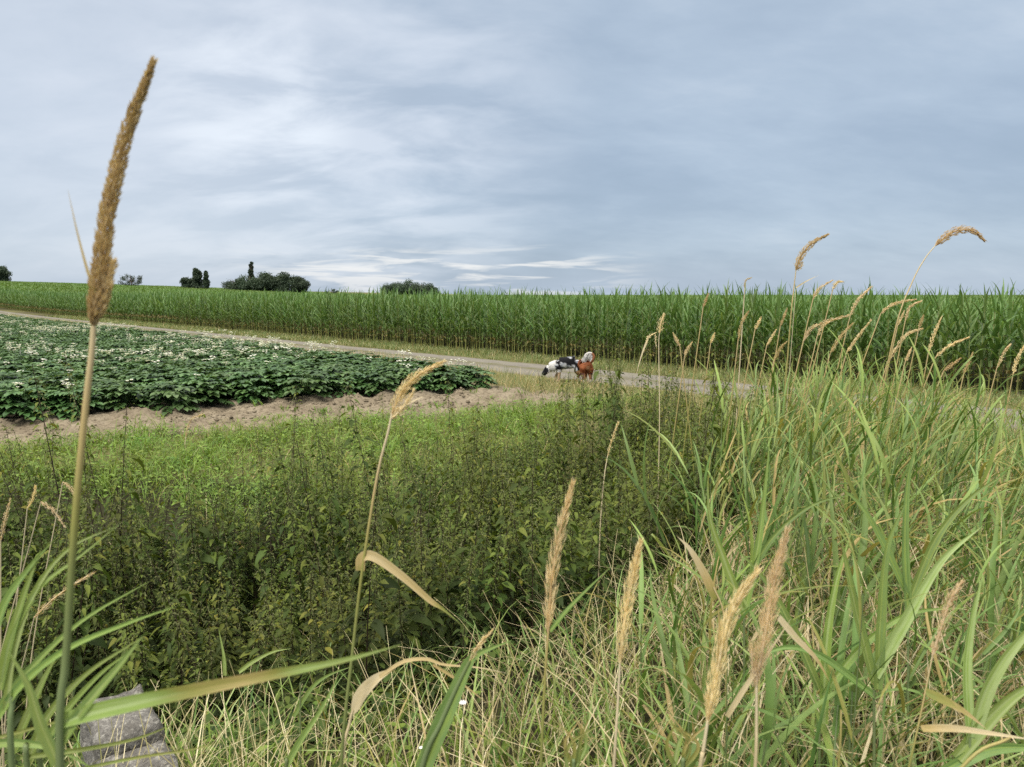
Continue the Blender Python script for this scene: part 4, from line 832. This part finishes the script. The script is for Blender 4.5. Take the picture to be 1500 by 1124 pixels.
def build_dogs():
    rs.seed(50); CM = coat_mat('dog_coat'); DARK = plain('dog_nose', (.012, .011, .011), .3)
    # merle dog, sniffing
    V = [(.02, 0, .475, (.20, .17)), (.28, 0, .49, (.175, .16)), (-.19, 0, .44, (.215, .18)), (-.32, 0, .395, .20), (-.42, 0, .345, .175), (-.505, 0, .285, .14), (-.565, 0, .21, .078), (-.60, 0, .145, .058)]
    Ed = [(0, 1), (0, 2), (2, 3), (3, 4), (4, 5), (5, 6), (6, 7)]
    V += [(.42, 0, .47, .05), (.50, 0, .40, .045), (.55, 0, .31, .03)]; Ed += [(1, 8), (8, 9), (9, 10)]
    for s in (-1, 1):
        V += [(-.47, s*.095, .36, .045), (-.455, s*.135, .30, .04), (-.47, s*.14, .23, .02)]; k = len(V); Ed += [(5, k-3), (k-3, k-2), (k-2, k-1)]
    dog_legs(V, Ed, 2, 1, (.03, -.06), (.04, -.10)); me = skin_body('merle_dog_body', V, Ed)
    def merle(c):
        n = mnoise.fractal(c*6.5+Vector((3, 1, 7)), 1.0, 2.0, 3); n2 = mnoise.noise(c*13+Vector((9, 2, 2)))
        k = mnoise.noise(c*11)*.05
        if c.x+k < -.455-.25*(c.z-.3): return (.02, .02, .024) if not (abs(c.y) < .022 and c.z > .2) else (.5, .5, .5)
        if c.z < .27+k and c.x > .1: return (.34, .20, .10)
        if c.z < .22+k: return (.42, .30, .19)
        if c.z > .36 and -.27 < c.x+k < -.10 and n2 > -.22: return (.010, .010, .012)
        if c.x+k < -.27 or (c.z < .31+k and c.x < -.02): return (.56, .55, .53)
        if n+.16*(c.x > -.2) > .02: return (.010, .010, .012)
        if n2 > .12: return (.17, .18, .21)
        return (.30, .32, .36) if n > -.25 else (.5, .51, .53)
    paint(me, merle); me.materials.append(CM)
    p = at(830, 556, 19.2); x, y = p[0], p[1]; r = empty('dog', (x, y, float(zat(x, y))+.01), R(-8)); r.scale = (1.02, 1.0, 1.04)
    tag(r, 'grey, black and white merle dog sniffing the ground with its head down', 'dog'); obj('body', me, r)
    fm = fur(me, 2600, .035, .009, merle, lambda v: v[2] > .22 and v[0] > -.47); fm.materials.append(CM); obj('fur', fm, r)
    import bmesh
    def ball(name, loc, rad, par, sq=(1, 1, 1)):
        bm = bmesh.new(); bmesh.ops.create_uvsphere(bm, u_segments=10, v_segments=8, radius=rad)
        for v in bm.verts: v.co = Vector((v.co.x*sq[0], v.co.y*sq[1], v.co.z*sq[2]))
        m = bpy.data.meshes.new(name); bm.to_mesh(m); bm.free(); m.materials.append(DARK); return obj(name, m, par, loc)
    ball('nose', (-.625, 0, .13), .027, r, (.8, 1.1, .8))
    for s in (-1, 1): ball('eye', (-.57, s*.075, .27), .013, r)
    # brown dog, seen from behind; it faces -x before turning
    V = [(.02, 0, .48, (.19, .165)), (.29, 0, .49, (.19, .175)), (-.20, 0, .46, (.19, .17)), (-.34, 0, .43, .13), (-.46, 0, .39, .11), (-.54, 0, .35, .105), (-.63, 0, .30, .05), (-.69, 0, .27, .035)]
    Ed = [(0, 1), (0, 2), (2, 3), (3, 4), (4, 5), (5, 6), (6, 7)]
    V += [(.41, .05, .57, .045), (.445, .12, .64, .036), (.44, .15, .72, .038), (.415, .12, .79, .038), (.39, .04, .82, .038), (.385, -.05, .78, .032), (.39, -.085, .70, .016)]; Ed += [(1, 8), (8, 9), (9, 10), (10, 11), (11, 12), (12, 13), (13, 14)]
    for s in (-1, 1):
        V += [(-.51, s*.065, .42, .03), (-.50, s*.09, .38, .02), (-.515, s*.10, .33, .012)]; k = len(V); Ed += [(5, k-3), (k-3, k-2), (k-2, k-1)]
    dog_legs(V, Ed, 2, 1, (-.04, .04), (.03, -.05)); me = skin_body('brown_dog_body', V, Ed)
    def brown(c):
        k = mnoise.noise(c*9)*.04
        if c.x > .32 and c.z > .61: return (.52, .50, .47) if (c.z > .81 and c.y < .10 or c.y < .06) else (.20, .085, .04)
        if c.z < .12: return (.62, .55, .48)
        if c.z < .28+k and c.x > .1: return (.09, .045, .03) if abs(c.y) > .085 else (.20, .085, .04)
        if c.x > .36 and abs(c.y) < .05+k and c.z < .48: return (.30, .15, .08)
        if c.x < -.6: return (.6, .55, .5)
        return (.235, .080, .033) if mnoise.noise(c*5) > -.2 else (.19, .056, .022)
    paint(me, brown); me.materials.append(CM)
    p = at(857, 560, 18.7); x, y = p[0], p[1]; r = empty('dog', (x, y, float(zat(x, y))+.01), R(-82)); r.location.y += .3; r.scale = (.95, 1.0, .95)
    tag(r, 'chestnut brown dog seen from behind with a bushy white curled tail', 'dog'); obj('body', me, r)
    fm = fur(me, 1800, .03, .009, brown, lambda v: .26 < v[2] < .62 and v[0] > -.4); fm.materials.append(CM); obj('fur', fm, r)
    # plume of the tail: long hair hanging inside the curl
    pts = curve([(.43, .10, .74), (.41, .09, .79), (.39, .03, .82), (.385, -.05, .78), (.39, -.09, .71)], 40); n = 620; i = rs.randint(0, 40, n)
    cen = np.array([.42, .02, .68]); d = np.array([0, -.05, -.12])+.5*(cen-pts[i])+rs.normal(0, .035, (n, 3)); g = spears(pts[i]+rs.normal(0, .012, (n, 3)), d, .14*(.6+.7*rs.rand(n)), .014)
    f = mesh_of('tail_plume', g, CM); a = f.attributes.new('coat', 'FLOAT_COLOR', 'POINT'); c = np.ones((n*4, 4), np.float32); c[:, :3] = np.repeat(np.array([.66, .645, .62])*(.5+.45*rs.rand(n, 1)), 4, 0); a.data.foreach_set('color', c.ravel()); obj('tail_plume', f, r)
    ball('nose', (-.72, 0, .265), .022, r, (.8, 1.1, .8))
    for s in (-1, 1): ball('eye', (-.585, s*.05, .375), .013, r)
build_dogs()

# ------------------------------------------------------------------ far trees
def tree(label, px, base_y, D, w_px, h_px, kind='round', group=None, seed=1):
    rs.seed(600+seed); pxm = D/FP; p = at(px, base_y, D); w, h = w_px*pxm, h_px*pxm*1.22; gz = float(zat(p[0], p[1])); z0 = min(gz, p[2])
    top = p[2]+h-z0; r = empty('tree', (p[0], p[1], z0)); tag(r, label, 'tree', group); cb = max(.8, top-h*1.25)
    t = np.linspace(0, 1, 5); C = np.stack([.3*np.sin(t*3+seed), 0*t, t*top*.85], -1); g = tubes(C[None], .035*top*(1.1-t)+.05, 7)
    for b in range(7):
        a = rs.rand()*2*PI; f = .35+.5*rs.rand(); s = np.array([0, 0, top*f*.8]); e = np.array([math.cos(a)*w*.38, math.sin(a)*w*.38, min(top*.9, s[2]+h*.35)])
        g.join(tubes(np.array([[s, (s+e)/2+[0, 0, h*.05], e]]), np.array([[.012*top, .008*top, .003*top]]), 5))
    obj('trunk', mesh_of('trunk', g, BARK), r)
    # leaf clumps: several offset lobes, each full of leaf faces, with gaps left between
    nl = 30 if kind == 'round' else 34 if kind == 'poplar' else 16; pts = []
    for k in range(nl):
        u = rs.normal(size=3); u /= np.linalg.norm(u); f = rs.rand()**.33
        if kind == 'round': c = np.array([u[0]*w*.42*f, u[1]*w*.42*f, cb+(top-cb)*(.42+.36*u[2]*f)]); rad = min(w*.2, h*.32)
        elif kind == 'poplar':
            q = rs.rand(); c = np.array([u[0]*w*.25*(1-.6*q), u[1]*w*.25, cb+(top-cb)*(.02+.93*q)]); rad = max(w*.30*(1.15-.75*q), .45)
        else: c = np.array([u[0]*w*.45*f, u[1]*w*.45*f, cb+(top-cb)*(.4+.42*u[2]*f)]); rad = min(w*.10, h*.2)
        n = 330 if kind != 'loose' else 150; v = rs.normal(size=(n, 3)); v /= np.linalg.norm(v, axis=1, keepdims=True)
        pts.append(c+v*rad*(rs.rand(n, 1)**.45)*[1, 1, .85])
    P = np.concatenate(pts); n = len(P); ls = np.clip(h*.055, .25, .55); P[:, 2] = np.minimum(P[:, 2], top+.2*h*rs.rand(n)*.2)
    obj('crown', mesh_of('crown', spears(P, rs.normal(size=(n, 3))+[0, 0, .2], ls*(.7+.8*rs.rand(n)), ls*.75, lens=.5), CROWN), r)
def build_trees():
    tree('bushy tree cut off by the picture edge, above the slope of maize', 0, 412, 320, 28, 23, 'round', seed=1)
    tree('small airy bush like tree behind the tall seed head', 193, 420, 330, 44, 17, 'loose', seed=2)
    tree('low rounded tree at the start of the poplar group', 275, 424, 335, 20, 18, 'round', seed=3)
    tree('middle poplar, tallest of the group of narrow trees', 290, 424, 335, 22, 25, 'poplar', seed=4)
    tree('slim poplar standing apart at the end of its group', 303, 424, 335, 11, 24, 'poplar', seed=5)
    for i, (px, w, h) in enumerate(((345, 34, 19), (366, 36, 24), (392, 44, 27), (418, 44, 27), (438, 30, 22))):
        tree(('low end tree of the long dark wood, tapering to the field', 'dark tree under the thin spire in the long wood', 'broad dark tree, centre of the long wood', 'dark round tree, full height, in the long wood', 'last dark tree of the long wood, rounded down')[i], px, 429, 340, w, h, 'round', seed=10+i)
    tree('thin spire tree poking out above the long dark wood', 369, 429, 345, 11, 38, 'poplar', seed=20)
    tree('tiny lone bush on the horizon between the two dark woods', 487, 433, 350, 18, 11, 'loose', seed=21)
    for i, (px, w, h) in enumerate(((574, 38, 18), (594, 44, 21), (618, 44, 18), (634, 24, 12))):
        tree(('dark tree at the near end of the small round wood', 'highest dark tree of the small round wood', 'flat topped dark tree in the small round wood', 'lowest tree trailing off the small round wood')[i], px, 434, 345, w, h, 'round', seed=30+i)
build_trees()

# ------------------------------------------------------------------ sky and light
SUN_EL, SUN_AZ = R(52), R(-150)     # azimuth clockwise from +Y
def build_sky():
    w = bpy.data.worlds.new('World'); scene.world = w; w.use_nodes = True; nt = w.node_tree; nt.nodes.clear(); N, L = nt.nodes.new, nt.links.new
    sky = N('ShaderNodeTexSky'); sky.sky_type = 'NISHITA'; sky.sun_disc = False; sky.sun_elevation = SUN_EL; sky.sun_rotation = SUN_AZ
    tc = N('ShaderNodeTexCoord'); V = tc.outputs['Generated']; sp = N('ShaderNodeSeparateXYZ'); L(V, sp.inputs[0])
    x, y, z = sp.outputs; zc = mathn(nt, 'ADD', mathn(nt, 'MAXIMUM', z, 0.), .33)
    cb = N('ShaderNodeCombineXYZ'); L(mathn(nt, 'DIVIDE', x, zc), cb.inputs[0]); L(mathn(nt, 'DIVIDE', y, zc), cb.inputs[1])
    mp = N('ShaderNodeMapping'); L(cb.outputs[0], mp.inputs[0]); mp.inputs['Rotation'].default_value = (0, 0, R(-28)); mp.inputs['Scale'].default_value = (.85, 1.5, 1); mp.inputs['Location'].default_value = (1.3, .4, 0)
    n1 = noise_tex(nt, mp.outputs[0], .8, 8., .5, .3); n2 = noise_tex(nt, mp.outputs[0], 3.2, 8., .55, .35)
    base = ramp(nt, [(.30, (.150, .194, .250)), (.45, (.182, .228, .288)), (.56, (.220, .268, .327)), (.70, (.295, .336, .385))], mathn(nt, 'ADD', mathn(nt, 'MULTIPLY', n1, .62), mathn(nt, 'ADD', mathn(nt, 'MULTIPLY', n2, .26), mathn(nt, 'MULTIPLY', noise_tex(nt, mp.outputs[0], 9., 6., .6, .2), .12))))
    def toward(px, py, a, b):
        d = at(px, py, 1.0)-CAM; d = d/np.linalg.norm(d); vm = N('ShaderNodeVectorMath'); vm.operation = 'DOT_PRODUCT'; L(V, vm.inputs[0]); vm.inputs[1].default_value = tuple(d)
        mr = N('ShaderNodeMapRange'); mr.interpolation_type = 'SMOOTHSTEP'; L(vm.outputs['Value'], mr.inputs[0]); mr.inputs[1].default_value = math.cos(R(a)); mr.inputs[2].default_value = math.cos(R(b)); return mr.outputs[0]
    # thinner cloud in one part of the sky
    thinc = mathn(nt, 'MULTIPLY', toward(400, 150, 24, 2), ramp(nt, [(.40, (.25, .25, .25)), (.62, (1, 1, 1))], n2))
    c = mixc(nt, base, (.355, .385, .43), mathn(nt, 'MULTIPLY', thinc, .85))
    c = mixc(nt, c, (.50, .53, .56), mathn(nt, 'MULTIPLY', toward(360, 160, 8, 0), ramp(nt, [(.45, (0, 0, 0)), (.68, (.8, .8, .8))], n2)))
    c = mixc(nt, c, (.33, .36, .405), mathn(nt, 'MULTIPLY', toward(60, 40, 24, 2), .55))
    # gaps of bright cloud low over the horizon
    m2 = N('ShaderNodeMapping'); L(V, m2.inputs[0]); m2.inputs['Scale'].default_value = (5, 5, 46); n3 = noise_tex(nt, m2.outputs[0], 1.6, 5., .55, .4)
    zb = N('ShaderNodeMapRange'); zb.interpolation_type = 'SMOOTHSTEP'; L(z, zb.inputs[0]); zb.inputs[1].default_value = .075; zb.inputs[2].default_value = .035
    band = mathn(nt, 'MULTIPLY', mathn(nt, 'MULTIPLY', toward(650, 400, 17, 5), zb.outputs[0]), ramp(nt, [(.49, (0, 0, 0)), (.60, (1, 1, 1))], n3))
    c = mixc(nt, c, (.50, .49, .475), mathn(nt, 'MULTIPLY', band, .72))
    low = N('ShaderNodeMapRange'); L(z, low.inputs[0]); low.inputs[1].default_value = .05; low.inputs[2].default_value = -.02
    c = mixc(nt, c, (.235, .28, .345), mathn(nt, 'MULTIPLY', low.outputs[0], .6))
    # an overcast sky is brightest overhead
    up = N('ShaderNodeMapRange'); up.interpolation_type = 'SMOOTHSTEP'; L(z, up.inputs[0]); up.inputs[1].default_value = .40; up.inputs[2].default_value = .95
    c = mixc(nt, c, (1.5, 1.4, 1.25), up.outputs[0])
    vs = N('ShaderNodeVectorMath'); vs.operation = 'SCALE'; L(sky.outputs[0], vs.inputs[0]); vs.inputs['Scale'].default_value = .1
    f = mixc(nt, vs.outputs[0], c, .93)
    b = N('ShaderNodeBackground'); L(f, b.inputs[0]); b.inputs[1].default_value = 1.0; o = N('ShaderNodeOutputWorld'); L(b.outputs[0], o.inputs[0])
    ld = bpy.data.lights.new('sun', 'SUN'); ld.energy = 1.5; ld.angle = R(14); ld.color = (1, .95, .87); so = bpy.data.objects.new('sun', ld); COL.objects.link(so)
    d = Vector((math.sin(SUN_AZ)*math.cos(SUN_EL), math.cos(SUN_AZ)*math.cos(SUN_EL), math.sin(SUN_EL))); so.rotation_euler = (-d).to_track_quat('-Z', 'Y').to_euler()
build_sky()
vs = scene.view_settings; vs.view_transform = 'Standard'; vs.look = 'None'; vs.exposure = 1.05; vs.gamma = 1; vs.use_curve_mapping = False
scene.cycles.max_bounces = 6; scene.cycles.diffuse_bounces = 3; scene.cycles.glossy_bounces = 2; scene.cycles.transmission_bounces = 4; scene.cycles.use_denoising = False
